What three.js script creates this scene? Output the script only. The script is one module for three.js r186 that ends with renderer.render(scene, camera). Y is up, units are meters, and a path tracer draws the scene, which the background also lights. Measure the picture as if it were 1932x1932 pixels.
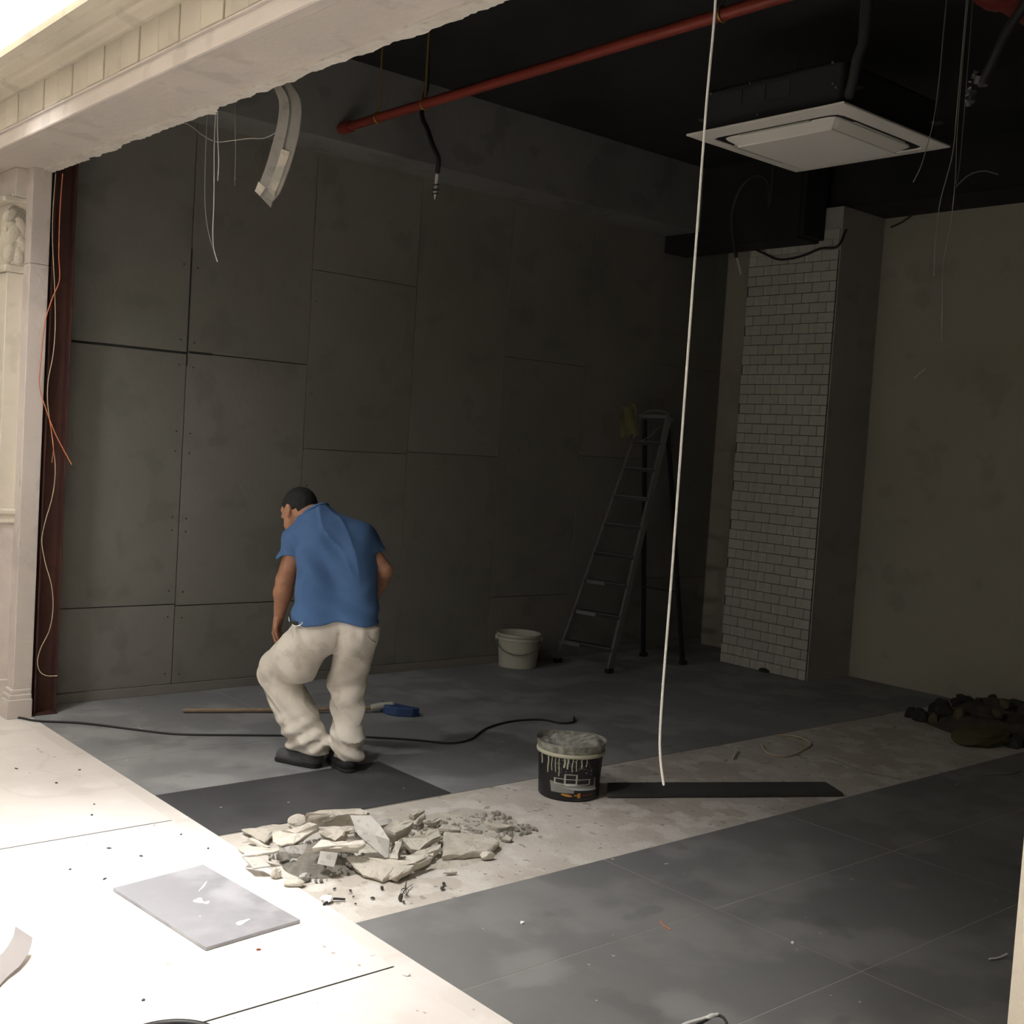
import * as THREE from 'three';
import { RoundedBoxGeometry } from 'three/addons/geometries/RoundedBoxGeometry.js';
import { ConvexGeometry } from 'three/addons/geometries/ConvexGeometry.js';
import { RectAreaLightUniformsLib } from 'three/addons/lights/RectAreaLightUniformsLib.js';
import { mergeGeometries, mergeVertices, toCreasedNormals } from 'three/addons/utils/BufferGeometryUtils.js';

// ---------------------------------------------------------------- camera, light, exposure
const scene = new THREE.Scene();
scene.background = new THREE.Color(0x000000);
const camera = new THREE.PerspectiveCamera(47.0435, 1, 0.05, 60);
camera.position.set(6.4926, 1.65, 2.2105);
camera.rotation.order = 'YXZ';
camera.rotation.set(-0.056843, 0.859974, 0.063368);
const renderer = new THREE.WebGLRenderer({ antialias: true });
renderer.toneMapping = THREE.LinearToneMapping;
renderer.toneMappingExposure = 1.76;
renderer.shadowMap.enabled = true;
RectAreaLightUniformsLib.init();

const WARM = 0xfffcf8, COVE = 0xfff6e4, WHITE = 0xfffdfc;
// recessed downlights in the mall ceiling in front of the shop: [x, z, intensity, half angle, z of the floor point aimed at]
const DOWNLIGHTS = [[2.6, 1.25, 22, 0.48, 1.12], [0.9, 1.0, 7, 0.86, -0.25], [6.6, 1.2, 16, 0.9, 0.9], [3.05, 0.95, 20, 0.62, 0.15]];
// square luminous panels in the mall ceiling: [x, z, side, intensity]
const PANELS = [[0.2, 1.7, 0.6, 3.5], [2.9, 1.7, 0.6, 3.5], [5.6, 1.9, 0.6, 3.5], [2.9, 4.4, 0.6, 36]];
const COVE_INTENSITY = 300;

// ---------------------------------------------------------------- helpers
let seed = 7;
const rnd = () => { seed = (seed * 1664525 + 1013904223) >>> 0; return seed / 4294967296; };
const rr = (a, b) => a + (b - a) * rnd();
const names = {};
const numbered = (n) => { const k = names[n] = (names[n] || 0) + 1; return k === 1 ? n : n + '_' + String(k - 1).padStart(3, '0'); };
const V = (x, y, z) => new THREE.Vector3(x, y, z);
const shade = (o) => { o.castShadow = true; o.receiveShadow = true; return o; };
function tag(o, label, category, group) { o.userData.label = label; o.userData.category = category; if (group) o.userData.group = group; return o; }
function thing(name, label, category, pos = [0, 0, 0], turn = 0, group) {
  const o = new THREE.Group(); o.name = numbered(name); o.position.set(...pos); o.rotation.y = turn; scene.add(o);
  return tag(o, label, category, group);
}
function part(name, geo, mat, parent, label) {
  const m = shade(new THREE.Mesh(geo, mat)); m.name = name; (parent || scene).add(m);
  if (label) m.userData.label = label;
  return m;
}
function solo(name, geo, mat, label, category, group) { const m = part(numbered(name), geo, mat, scene); return tag(m, label, category, group); }
function struct(name, geo, mat) { const m = part(name, geo, mat, scene); m.userData.kind = 'structure'; return m; }
function structGroup(name) { const g = new THREE.Group(); g.name = name; g.userData.kind = 'structure'; scene.add(g); return g; }
function clean(g) {
  g = g.index ? g.toNonIndexed() : g;
  for (const k of Object.keys(g.attributes)) if (!['position', 'normal', 'uv'].includes(k)) g.deleteAttribute(k);
  return g;
}
// uv in metres from the dominant axis of each triangle
function uvm(g0, ox = 0, oy = 0) {
  const g = clean(g0), p = g.attributes.position, uv = new Float32Array(p.count * 2);
  if (!g.attributes.normal) g.computeVertexNormals();
  const a = V(), b = V(), c = V();
  for (let i = 0; i < p.count; i += 3) {
    a.fromBufferAttribute(p, i); b.fromBufferAttribute(p, i + 1); c.fromBufferAttribute(p, i + 2);
    const n = b.clone().sub(a).cross(c.clone().sub(a)), x = Math.abs(n.x), y = Math.abs(n.y), z = Math.abs(n.z);
    [a, b, c].forEach((q, k) => {
      const [s, t] = y >= x && y >= z ? [q.x, q.z] : x >= z ? [q.z, q.y] : [q.x, q.y];
      uv[(i + k) * 2] = s + ox; uv[(i + k) * 2 + 1] = t + oy;
    });
  }
  g.setAttribute('uv', new THREE.BufferAttribute(uv, 2));
  return g;
}
const join = (list) => mergeGeometries(list.map((g) => uvm(g)));
const box = (x0, x1, y0, y1, z0, z1) => new THREE.BoxGeometry(x1 - x0, y1 - y0, z1 - z0).translate((x0 + x1) / 2, (y0 + y1) / 2, (z0 + z1) / 2);
const rbox = (x0, x1, y0, y1, z0, z1, r = 0.004, s = 2) => new RoundedBoxGeometry(x1 - x0, y1 - y0, z1 - z0, s, r).translate((x0 + x1) / 2, (y0 + y1) / 2, (z0 + z1) / 2);
const curve = (pts) => new THREE.CatmullRomCurve3(pts.map((p) => V(...p)), false, 'centripetal');
const tube = (pts, r, seg = 8, rad = 7) => {
  const c = curve(pts), g = [new THREE.TubeGeometry(c, seg * (pts.length - 1), r, rad)];
  for (const t of [0, 1]) g.push(new THREE.SphereGeometry(r, rad, 4).translate(...c.getPoint(t).toArray()));
  return mergeGeometries(g.map((q) => clean(q)));
};
function bar(a, b, w, d, r = 0.003) { // square bar from a to b
  const A = V(...a), B = V(...b), L = A.distanceTo(B), g = new RoundedBoxGeometry(w, L, d, 1, r);
  const q = new THREE.Quaternion().setFromUnitVectors(V(0, 1, 0), B.clone().sub(A).normalize());
  return g.applyQuaternion(q).translate(...A.add(B).multiplyScalar(0.5).toArray());
}
function poly(pts, y0, y1, bevel = 0.002) { // horizontal outline [[x, z], ...] with a thickness
  const s = new THREE.Shape(pts.map(([x, z]) => new THREE.Vector2(x, -z)));
  const g = new THREE.ExtrudeGeometry(s, { depth: y1 - y0 - 2 * bevel, bevelEnabled: true, bevelThickness: bevel, bevelSize: bevel, bevelOffset: -bevel, bevelSegments: 1 });
  return uvm(g.translate(0, 0, bevel).rotateX(-Math.PI / 2).translate(0, y0, 0));
}
function profile(pts, x0, x1) { // outline [[z, y], ...] run along x
  const s = new THREE.Shape(pts.map(([z, y]) => new THREE.Vector2(-z, y)));
  return uvm(new THREE.ExtrudeGeometry(s, { depth: x1 - x0, bevelEnabled: false }).rotateY(Math.PI / 2).translate(x0, 0, 0));
}

// ---------------------------------------------------------------- textures
const H = (x, y, s) => { let n = (x * 374761393 + y * 668265263 + s * 1442695041) | 0; n = Math.imul(n ^ (n >>> 13), 1274126177); return ((n ^ (n >>> 16)) >>> 0) / 4294967296; };
function vnoise(u, v, per, s) { // tileable value noise
  const x = u * per, y = v * per, i = Math.floor(x), j = Math.floor(y), f = x - i, g = y - j;
  const a = f * f * (3 - 2 * f), b = g * g * (3 - 2 * g), m = (k) => ((k % per) + per) % per;
  const q = (c, d) => H(m(i + c), m(j + d), s);
  return (q(0, 0) * (1 - a) + q(1, 0) * a) * (1 - b) + (q(0, 1) * (1 - a) + q(1, 1) * a) * b;
}
const fbm = (u, v, per, s, o = 4) => { let t = 0, w = 0.5, k = 0; for (let i = 0; i < o; i++) { t += w * vnoise(u, v, per, s + i); k += w; per *= 2; w *= 0.5; } return t / k; };
const mix = (a, b, t) => a + (b - a) * t, sat = (x) => Math.min(1, Math.max(0, x)), sstep = (a, b, x) => { const t = sat((x - a) / (b - a)); return t * t * (3 - 2 * t); };
function tex(fn, size, metres, srgb = false) {
  const d = new Uint8Array(size * size * 4);
  for (let j = 0; j < size; j++) for (let i = 0; i < size; i++) {
    const c = fn(i / size, j / size), k = (j * size + i) * 4;
    for (let q = 0; q < 3; q++) {
      let v = sat(Array.isArray(c) ? c[q] : c);
      if (srgb) v = v <= 0.0031308 ? v * 12.92 : 1.055 * Math.pow(v, 1 / 2.4) - 0.055;
      d[k + q] = Math.round(v * 255);
    }
    d[k + 3] = 255;
  }
  const t = new THREE.DataTexture(d, size, size, THREE.RGBAFormat);
  t.wrapS = t.wrapT = THREE.RepeatWrapping; t.magFilter = THREE.LinearFilter; t.minFilter = THREE.LinearMipmapLinearFilter; t.generateMipmaps = true;
  t.repeat.set(1 / metres, 1 / metres); if (srgb) t.colorSpace = THREE.SRGBColorSpace;
  t.needsUpdate = true; return t;
}
const lerp3 = (a, b, t) => a.map((x, i) => mix(x, b[i], t));
const cmap = (fn, size, metres) => tex(fn, size, metres, true);
const std = (o) => new THREE.MeshStandardMaterial({ roughness: 0.8, metalness: 0, side: THREE.DoubleSide, ...o });
const lin = (r, g, b) => new THREE.Color().setRGB(r, g, b);
const bumpFine = tex((u, v) => fbm(u, v, 24, 91, 4), 512, 0.5);
const bumpGrit = tex((u, v) => 0.6 * fbm(u, v, 10, 71, 5) + 0.4 * fbm(u, v, 60, 77, 3), 512, 0.35);
const bumpSoft = tex((u, v) => fbm(u, v, 5, 31, 4), 512, 1.3);

const M = {};
// cream polished mall tile with dust, scuffs and faint veins
M.mallTile = std({ roughness: 0.42, map: cmap((u, v) => {
  const n = fbm(u, v, 4, 11, 5), d = fbm(u, v, 14, 17, 4), vein = 1 - sstep(0.0, 0.02, Math.abs(fbm(u, v, 3, 23, 4) - 0.5));
  let c = lerp3([0.80, 0.76, 0.725], [0.735, 0.69, 0.645], sstep(0.35, 0.7, n));
  c = lerp3(c, [0.84, 0.81, 0.78], 0.6 * sstep(0.55, 0.75, d));
  c = lerp3(c, [0.60, 0.55, 0.50], 0.25 * vein);
  return lerp3(c, [0.42, 0.38, 0.34], sstep(0.84, 0.9, fbm(u, v, 46, 41, 3)));
}, 1024, 1.9), bumpMap: bumpFine, bumpScale: 0.0006 });
// grey floor tile under building dust
const greyTile = (base, dust, k, s) => std({ roughness: 0.62, map: cmap((u, v) => {
  const n = fbm(u, v, 3, s, 5), d = fbm(u, v, 9, s + 9, 5), st = fbm(u, v * 0.999, 5, s + 20, 3);
  let c = lerp3(base, base.map((x) => x * 0.86), sstep(0.3, 0.75, n));
  c = lerp3(c, dust, k * sstep(0.42, 0.72, d));
  c = lerp3(c, dust, 0.5 * k * sstep(0.5, 0.72, st) * sstep(0.45, 0.6, d));
  c = lerp3(c, base.map((x) => x * 0.6), 0.4 * sstep(0.68, 0.8, fbm(u, v, 13, s + 31, 4)));
  return lerp3(c, [0.6, 0.58, 0.55], sstep(0.93, 0.96, fbm(u, v, 60, s + 40, 2)));
}, 768, 2.3), bumpMap: bumpFine, bumpScale: 0.0005 });
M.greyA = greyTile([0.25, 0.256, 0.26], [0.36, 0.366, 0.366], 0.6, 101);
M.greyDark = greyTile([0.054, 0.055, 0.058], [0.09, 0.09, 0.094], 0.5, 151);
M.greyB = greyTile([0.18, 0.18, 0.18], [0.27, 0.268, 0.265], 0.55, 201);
M.looseTile = greyTile([0.30, 0.30, 0.315], [0.42, 0.42, 0.44], 0.8, 251);
M.grout = std({ color: lin(0.40, 0.39, 0.36), roughness: 0.95 });
M.seam = std({ color: lin(0.008, 0.007, 0.006), roughness: 0.95 });
// dusty levelling screed
M.screed = std({ roughness: 0.95, map: cmap((u, v) => {
  const n = fbm(u, v, 4, 301, 5), d = fbm(u, v, 17, 311, 4);
  let c = lerp3([0.57, 0.53, 0.48], [0.46, 0.42, 0.365], sstep(0.35, 0.65, n));
  c = lerp3(c, [0.64, 0.61, 0.56], 0.8 * sstep(0.52, 0.72, d));
  return lerp3(c, [0.28, 0.25, 0.21], 0.8 * sstep(0.74, 0.8, fbm(u, v, 50, 321, 3)));
}, 1024, 1.7), bumpMap: bumpGrit, bumpScale: 0.004 });
const paint = (base, alt, s, m, rough = 0.85, bs = 0.001) => std({ roughness: rough, map: cmap((u, v) => {
  const n = fbm(u, v, 3, s, 5), d = fbm(u, v, 11, s + 7, 4);
  let c = lerp3(base, alt, sstep(0.3, 0.7, n));
  return lerp3(c, alt.map((x) => x * 0.8), 0.5 * sstep(0.6, 0.75, d));
}, 320, m), bumpMap: bumpFine, bumpScale: bs });
M.board = paint([0.235, 0.22, 0.198], [0.21, 0.205, 0.174], 401, 2.1);
M.board2 = paint([0.225, 0.215, 0.19], [0.205, 0.199, 0.169], 421, 1.8);
M.backWall = paint([0.41, 0.395, 0.325], [0.38, 0.366, 0.295], 441, 2.3);
M.columnSide = paint([0.42, 0.405, 0.38], [0.39, 0.375, 0.35], 461, 1.9);
M.black = paint([0.016, 0.016, 0.016], [0.012, 0.012, 0.0125], 481, 1.7, 0.9);
M.beamGrey = paint([0.22, 0.216, 0.21], [0.17, 0.167, 0.162], 491, 1.7, 0.9);
M.joint = std({ color: lin(0.03, 0.03, 0.026), roughness: 0.95 });
M.stone = paint([0.68, 0.63, 0.53], [0.62, 0.575, 0.48], 501, 1.4, 0.7, 0.0015);
M.stoneGrey = paint([0.64, 0.58, 0.535], [0.59, 0.535, 0.49], 521, 1.4, 0.75, 0.0015);
M.carved = std({ roughness: 0.85, map: M.stone.map, bumpMap: bumpGrit, bumpScale: 0.012 });
M.mallPaint = paint([0.68, 0.64, 0.58], [0.65, 0.61, 0.55], 541, 2.0);
M.mallCeiling = paint([0.47, 0.46, 0.44], [0.45, 0.44, 0.42], 551, 2.0);
M.plasterRaw = paint([0.72, 0.68, 0.62], [0.60, 0.56, 0.50], 561, 0.5, 0.95, 0.003);
// ---------------------------------------------------------------- lamps
function panelLight(x, y, z, w, d, k) {
  const o = thing('ceiling_panel_light', `square white luminous panel set flush in the mall ceiling ${z > 3 ? 'furthest from the shopfront' : x < 1 ? 'towards the pilaster' : x < 4 ? 'facing the middle of the shopfront' : 'above the camera'}`, 'lamp', [x, y, z]);
  part('frame', join([box(-w / 2 - 0.02, w / 2 + 0.02, 0, 0.03, -d / 2 - 0.02, -d / 2), box(-w / 2 - 0.02, w / 2 + 0.02, 0, 0.03, d / 2, d / 2 + 0.02), box(-w / 2 - 0.02, -w / 2, 0, 0.03, -d / 2, d / 2), box(w / 2, w / 2 + 0.02, 0, 0.03, -d / 2, d / 2)]), M.mallPaint, o);
  part('diffuser', box(-w / 2, w / 2, 0.01, 0.02, -d / 2, d / 2), std({ color: 0xffffff, emissive: WARM, emissiveIntensity: 0.4 }), o);
  const l = new THREE.RectAreaLight(WARM, k, w, d); l.position.set(0, -0.01, 0); l.rotation.x = -Math.PI / 2; o.add(l);
}
for (const [x, z, s, k] of PANELS) panelLight(x, 3.37, z, s, s, k);
DOWNLIGHTS.forEach(([x, z, k, a, tz], i) => {
  const o = thing('downlight', ['round recessed downlight over the middle of the shopfront', 'round recessed downlight in front of the pilaster', 'round recessed downlight over the right jamb', 'round recessed downlight tilted towards the rubble pile'][i], 'lamp', [x, 3.385, z]);
  part('bezel', new THREE.LatheGeometry([[0.055, 0.012], [0.06, 0], [0.075, 0], [0.078, 0.01]].map((p) => new THREE.Vector2(...p)), 28), M.mallPaint, o);
  part('lens', new THREE.CylinderGeometry(0.056, 0.056, 0.006, 28).translate(0, 0.009, 0), std({ color: 0xffffff, emissive: WHITE, emissiveIntensity: 0.5 }), o);
  const l = new THREE.SpotLight(WHITE, k, 0, a, 0.85, 2); l.position.set(0, -0.01, 0); l.target.position.set(0, -3.385, tz - z); l.castShadow = true; l.shadow.radius = 5; l.shadow.mapSize.set(1024, 1024);
  o.add(l, l.target);
});
{
  const o = thing('cove_light', 'warm glowing light strip hidden on top of the cornice', 'lamp', [3, 3.312, 0.40]);
  part('channel', box(-6.9, 6.9, -0.008, 0, -0.03, 0.03), M.mallPaint, o);
  part('strip', box(-6.9, 6.9, 0, 0.008, -0.012, 0.012), std({ color: 0xffffff, emissive: COVE, emissiveIntensity: 1 }), o);
  const l = new THREE.RectAreaLight(COVE, COVE_INTENSITY, 13.8, 0.06); l.position.set(0, 0.014, 0); l.rotation.x = Math.PI / 2; o.add(l);
}

// ---------------------------------------------------------------- setting: floor
const floor = structGroup('floor');
part('subfloor', uvm(box(-4, 10, -0.2, -0.013, 0, 6.5)), M.seam, floor);
part('subfloor', join([box(-0.4, 6.4, -0.2, -0.012, -6.1, 0)]), M.grout, floor);
part('grout', join([box(-0.35, 2.235, -0.012, -0.0006, -5.9, 0), box(3.245, 6.3, -0.012, -0.0006, -5.9, 0)]), M.grout, floor);
{ // mall tiles 0.81 m wide; two joints are open and dark
  const xs = []; for (let k = -8; k <= 10; k++) xs.push(1.967 + 0.81 * k);
  const zs = [0.0, 0.075, 0.885, 1.695, 2.505, 3.315, 4.125, 4.935, 5.745, 6.5];
  for (let i = 0; i + 1 < xs.length; i++) for (let j = 0; j + 1 < zs.length; j++) {
    const open = (k) => (Math.abs(k - 1.967) < 0.01 || Math.abs(k - 3.587) < 0.01) && j > 0 ? 0.0045 : 0.0002;
    const x0 = Math.max(-4, xs[i] + open(xs[i])), x1 = Math.min(10, xs[i + 1] - open(xs[i + 1]));
    if (x1 > x0) part('mall_tile', uvm(box(x0, x1, -0.013, 0, zs[j] + 0.0002, zs[j + 1] - 0.0002), i * 0.37, j * 0.23), M.mallTile, floor);
  }
}
for (const x of [1.967, 3.587]) part('open_joint', uvm(box(x - 0.0043, x + 0.0043, -0.0125, -0.0012, 0.078, 6.5)), M.seam, floor, 'open dark joint between mall tiles');
{ // grey 0.6 x 1.2 tiles either side of a stripped strip of screed
  const zs = [0, -1.19, -2.38, -3.57, -4.76, -5.88];
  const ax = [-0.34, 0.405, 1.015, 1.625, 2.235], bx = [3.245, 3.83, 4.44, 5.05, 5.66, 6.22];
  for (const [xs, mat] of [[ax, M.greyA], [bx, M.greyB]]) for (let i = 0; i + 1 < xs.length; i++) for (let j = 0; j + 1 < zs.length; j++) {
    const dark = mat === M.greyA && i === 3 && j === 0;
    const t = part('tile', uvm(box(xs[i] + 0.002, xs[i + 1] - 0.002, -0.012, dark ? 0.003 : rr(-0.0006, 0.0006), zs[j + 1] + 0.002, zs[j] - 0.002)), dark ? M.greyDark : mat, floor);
    if (dark) t.userData.label = 'darker cleaner grey tile at the doorway';
  }
  // screed strip, gently uneven
  const g = new THREE.PlaneGeometry(1.014, 5.88, 40, 220).rotateX(-Math.PI / 2).translate(2.74, 0, -2.94), p = g.attributes.position;
  for (let i = 0; i < p.count; i++) {
    const x = p.getX(i), z = p.getZ(i);
    p.setY(i, -0.0045 + 0.005 * (fbm(x / 4, -z / 6, 16, 601, 4) - 0.5));
  }
  g.computeVertexNormals();
  part('screed_strip', uvm(g), M.screed, floor, 'dusty beige screed where a partition was removed');
}
// ---------------------------------------------------------------- setting: shop shell
struct('ceiling', uvm(box(-0.4, 6.4, 3.95, 4.1, -6.1, 0.3)), M.black);
const wl = structGroup('wall_left');
part('backing', uvm(box(-0.42, -0.243, 0, 3.95, -6.1, -0.16)), M.joint, wl);
{
  const zs = [-0.175, -0.915, -1.75, -2.58, -3.41, -4.24, -5.07, -5.88];
  const ys = [[0.06, 0.55, 2.078, 3.45], [0.06, 0.54, 2.085, 3.45], [0.06, 1.54, 2.7, 3.45], [0.06, 1.555, 3.45], [0.06, 0.5, 2.3, 3.45], [0.06, 1.6, 3.45], [0.06, 0.6, 2.4, 3.45]];
  for (let i = 0; i < 7; i++) for (let j = 0; j + 1 < ys[i].length; j++) {
    const gz = i < 2 ? 0.0028 : 0.0016, open = (y) => i === 0 && y === 2.078 ? 0.007 : y > 3.4 || y < 0.1 ? 0 : i < 2 ? 0.0028 : 0.0018;
    const x = -0.23 + rr(-0.0018, 0.0012);
    part('panel', uvm(rbox(-0.243, x, ys[i][j] + open(ys[i][j]), ys[i][j + 1] - open(ys[i][j + 1]), zs[i + 1] + gz, zs[i] - gz, 0.0012, 1), rr(0, 2), rr(0, 2)), (i + j) % 2 ? M.board2 : M.board, wl);
  }
  part('joint_filler', join([box(-0.236, -0.2292, 2.0, 2.70, -0.920, -0.910), box(-0.236, -0.2288, 2.072, 2.084, -0.90, -0.34), box(-0.236, -0.2288, 2.078, 2.092, -1.08, -0.93)]), M.joint, wl, 'dark gritty joint filler');
  const screwHead = new THREE.CylinderGeometry(0.005, 0.005, 0.003, 10).rotateZ(Math.PI / 2), sm = std({ color: lin(0.03, 0.03, 0.028), roughness: 0.7 });
  for (const y of [0.12, 0.47, 0.63, 1.0, 1.08, 1.48, 1.6, 2.0, 2.15, 2.6]) for (const d of [-0.045, 0.045]) { const s = part('screw', screwHead, sm, wl); s.position.set(-0.2295, y + d * 0.1, -0.915 + d); }
  for (const y of [0.5, 1.3, 1.9, 2.5]) { const s = part('screw', screwHead, sm, wl); s.position.set(-0.2295, y, -1.79); }
}
struct('baseboard_left', uvm(rbox(-0.243, -0.222, 0, 0.057, -5.88, -0.175, 0.003)), M.board);
struct('wall_back', uvm(box(-0.42, 6.4, 0, 3.95, -6.1, -5.88)), M.backWall);
struct('wall_right', uvm(box(6.2, 6.4, 0, 3.95, -5.88, -0.2)), M.backWall);
tag(part(numbered('ceiling_beam'), uvm(box(-0.243, 0.145, 3.445, 3.95, -5.05, -0.02)), M.beamGrey), 'dark concrete beam running along the top of the left wall', 'beam');
tag(part(numbered('ceiling_beam'), uvm(box(-0.243, 6.2, 3.575, 3.95, -5.88, -5.42)), M.black), 'black beam along the top of the back wall, behind the tiled column', 'beam');
{
  const o = thing('ceiling_duct', 'black boxed duct crossing in front of the top of the tiled column', 'duct', [0, 0, 0]);
  part('casing', uvm(rbox(-0.23, 1.10, 3.31, 3.95, -5.325, -5.05, 0.01)), M.black, o);
  part('flange', uvm(rbox(1.10, 1.14, 3.33, 3.95, -5.325, -5.06, 0.006)), M.black, o);
}
// ---------------------------------------------------------------- tiled column
{
  const o = thing('tiled_column', 'square column clad with small pale brick-bond tiles on its front face', 'column', [0.45, 0, -5.33]);
  part('shaft', uvm(box(0, 0.84, 0, 3.575, -0.55, 0)), M.columnSide, o);
  part('tile_bed', uvm(box(0.0, 0.83, 0.001, 3.25, 0, 0.006)), M.joint, o);
  const tmats = [0, 1, 2].map((i) => paint([0.50 + i * 0.03, 0.505 + i * 0.03, 0.46 + i * 0.025], [0.46 + i * 0.03, 0.47 + i * 0.03, 0.42 + i * 0.025], 700 + i * 13, 0.9, 0.35, 0.0002));
  const w = 0.152, h = 0.0775, full = [0, 1, 2].map((i) => uvm(rbox(0.002, w - 0.002, 0.0022, h - 0.0022, 0, 0.008, 0.0012, 1), i * 0.3));
  for (let r = 0; r < 44; r++) {
    const y = 0.002 + r * h, off = [0, 0.5, 0.08, 0.55][r % 4] * w;
    for (let c = -1; c < 7; c++) {
      const x0 = Math.max(0.003, c * w + off), x1 = Math.min(0.83, c * w + off + w); if (x1 - x0 < 0.015) continue;
      if (r > 42 && x0 < 0.55) continue;                                           // hidden above the duct
      const k = Math.floor(rnd() * 3), whole = x1 - x0 > w - 0.002;
      const m = part('tile', whole ? full[k] : uvm(rbox(x0 + 0.002, x1 - 0.002, 0.0022, h - 0.0022, 0, 0.008, 0.0012, 1)), tmats[k], o);
      m.position.set(whole ? x0 : 0, y, 0.005 + rr(0, 0.0012));
    }
  }
  part('rubble_edge', uvm(new THREE.IcosahedronGeometry(0.03, 1).scale(1.8, 0.7, 0.5).translate(0.45, 0.012, 0.02)), M.joint, o);
}
// ---------------------------------------------------------------- shopfront
{
  const o = thing('shopfront_header', 'long cream classical header with fluted frieze and cornice above the shop opening', 'header', [0, 0, 0]);
  part('core', uvm(box(-4, 10, 2.956, 3.95, 0.002, 0.30)), M.stoneGrey, o);
  part('fascia', profile([[0.30, 2.957], [0.345, 2.957], [0.35, 2.962], [0.35, 3.012], [0.343, 3.018], [0.343, 3.03], [0.35, 3.036], [0.345, 3.046], [0.30, 3.062]], -4, 10), M.stoneGrey, o);
  for (let i = -6; i < 26; i++) { // fluted frieze blocks
    const x = 0.078 + i * 0.1805;
    part('frieze_block', uvm(rbox(x + 0.004, x + 0.1765, 3.06, 3.205, 0.29, 0.327 + 0.004 * (i % 2), 0.006, 2), i * 0.3), M.stone, o);
  }
  part('cornice', profile([[0.30, 3.2], [0.345, 3.2], [0.36, 3.207], [0.40, 3.21], [0.418, 3.216], [0.42, 3.234], [0.44, 3.238], [0.462, 3.243], [0.468, 3.258], [0.485, 3.264], [0.5, 3.272], [0.505, 3.30], [0.30, 3.30]], -4, 10), M.stone, o);
  // torn plaster edge along the inside of the soffit
  const top = [], pts = []; let e = 0;
  for (let x = 0.003; x < 5.475; x += 0.018) {
    e = e * 0.75 + rr(-0.006, 0.006); let z = -0.004 + e;
    if ((x > 0.95 && x < 1.12) || (x > 0.5 && x < 0.58)) z += 0.012;
    if (x > 1.9 && x < 2.3) z += 0.010 + rr(0, 0.008);
    if (x > 1.83 && x < 1.86) z -= 0.02;
    pts.push([x, z]);
  }
  part('torn_edge', poly([[0.003, 0.05], ...pts, [5.475, 0.05]], 2.944, 2.957, 0.001), M.plasterRaw, o, 'torn pale plaster edge');
}
{
  const o = thing('pilaster', 'cream pilaster with carved capital and stepped base at the left of the opening', 'pilaster', [0, 0, 0]);
  part('jamb', uvm(join([rbox(-0.102, 0, 0.0, 2.45, 0.0, 0.1, 0.004), rbox(-0.102, -0.002, 2.452, 2.956, 0.0, 0.1, 0.004)])), M.stoneGrey, o);
  part('shaft', uvm(rbox(-1.2, -0.1, 1.13, 2.40, 0, 0.185, 0.006)), M.stone, o);
  part('pedestal', uvm(rbox(-1.2, -0.1, 0, 1.06, 0, 0.17, 0.006)), M.stoneGrey, o);
  part('rail', join([rbox(-1.2, -0.085, 1.055, 1.075, 0, 0.20, 0.006), rbox(-1.2, -0.078, 1.1, 1.135, 0, 0.21, 0.012), rbox(-1.2, -0.09, 1.07, 1.105, 0, 0.19, 0.006)]), M.stone, o);
  part('base', join([rbox(-1.2, 0.022, 0, 0.105, 0, 0.135, 0.006), rbox(-1.2, 0.012, 0.1, 0.132, 0, 0.125, 0.01), rbox(-1.2, 0.006, 0.128, 0.158, 0, 0.115, 0.008), rbox(-1.2, -0.09, 0.1, 0.2, 0, 0.185, 0.008)]), M.stoneGrey, o);
  part('architrave', uvm(rbox(-1.2, -0.09, 2.80, 2.956, 0, 0.16, 0.006)), M.stoneGrey, o);
  const cap = part('capital', join([rbox(-1.2, -0.092, 2.40, 2.44, 0, 0.20, 0.01), rbox(-1.2, -0.1, 2.44, 2.82, 0, 0.172, 0.006), rbox(-1.2, -0.09, 2.765, 2.80, 0, 0.215, 0.012)]), M.stone, o);
  // carved leaves and a volute on the capital
  const leaf = (y, z, s, t) => { const g = new THREE.SphereGeometry(1, 14, 10).scale(0.016, 0.055 * s, 0.030 * s); g.rotateX(t); return g.translate(-0.1, y, z); };
  for (const [y, z, s, t] of [[2.49, 0.13, 1, 0.1], [2.50, 0.175, 1, -0.2], [2.56, 0.118, 0.9, 0.3], [2.60, 0.16, 1.1, -0.35], [2.66, 0.125, 0.9, 0.5], [2.70, 0.18, 0.9, -0.7]]) part('carved_leaf', uvm(leaf(y, z, s, t)), M.carved, cap);
  for (let k = 0; k < 2; k++) {
    const pts = []; for (let i = 0; i < 22; i++) { const a = i * 0.55, r = 0.05 * (1 - i / 24); pts.push([-0.098, 2.70 + r * Math.sin(a) * (k ? 0.8 : 1), 0.155 - k * 0.03 + r * Math.cos(a) * 0.7]); }
    part('volute', tube(pts, 0.009, 3, 6), M.carved, cap);
  }
  for (let i = 0; i < 6; i++) { const g = new THREE.SphereGeometry(1, 14, 10).scale(0.05, 0.09, 0.02).translate(-0.18 - i * 0.14, 2.56 + (i % 2) * 0.08, 0.178); part('carved_leaf', uvm(g), M.carved, cap); }
}
struct('wall_facade_left', uvm(box(-4, -1.2, 0, 2.956, -0.2, 0.06)), M.stone);
struct('wall_facade_inner', uvm(box(-1.2, -0.243, 0, 3.95, -0.16, 0)), M.joint);
struct('wall_facade_right', uvm(box(5.48, 10, 0, 2.956, -0.2, 0)), M.stone);
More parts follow.
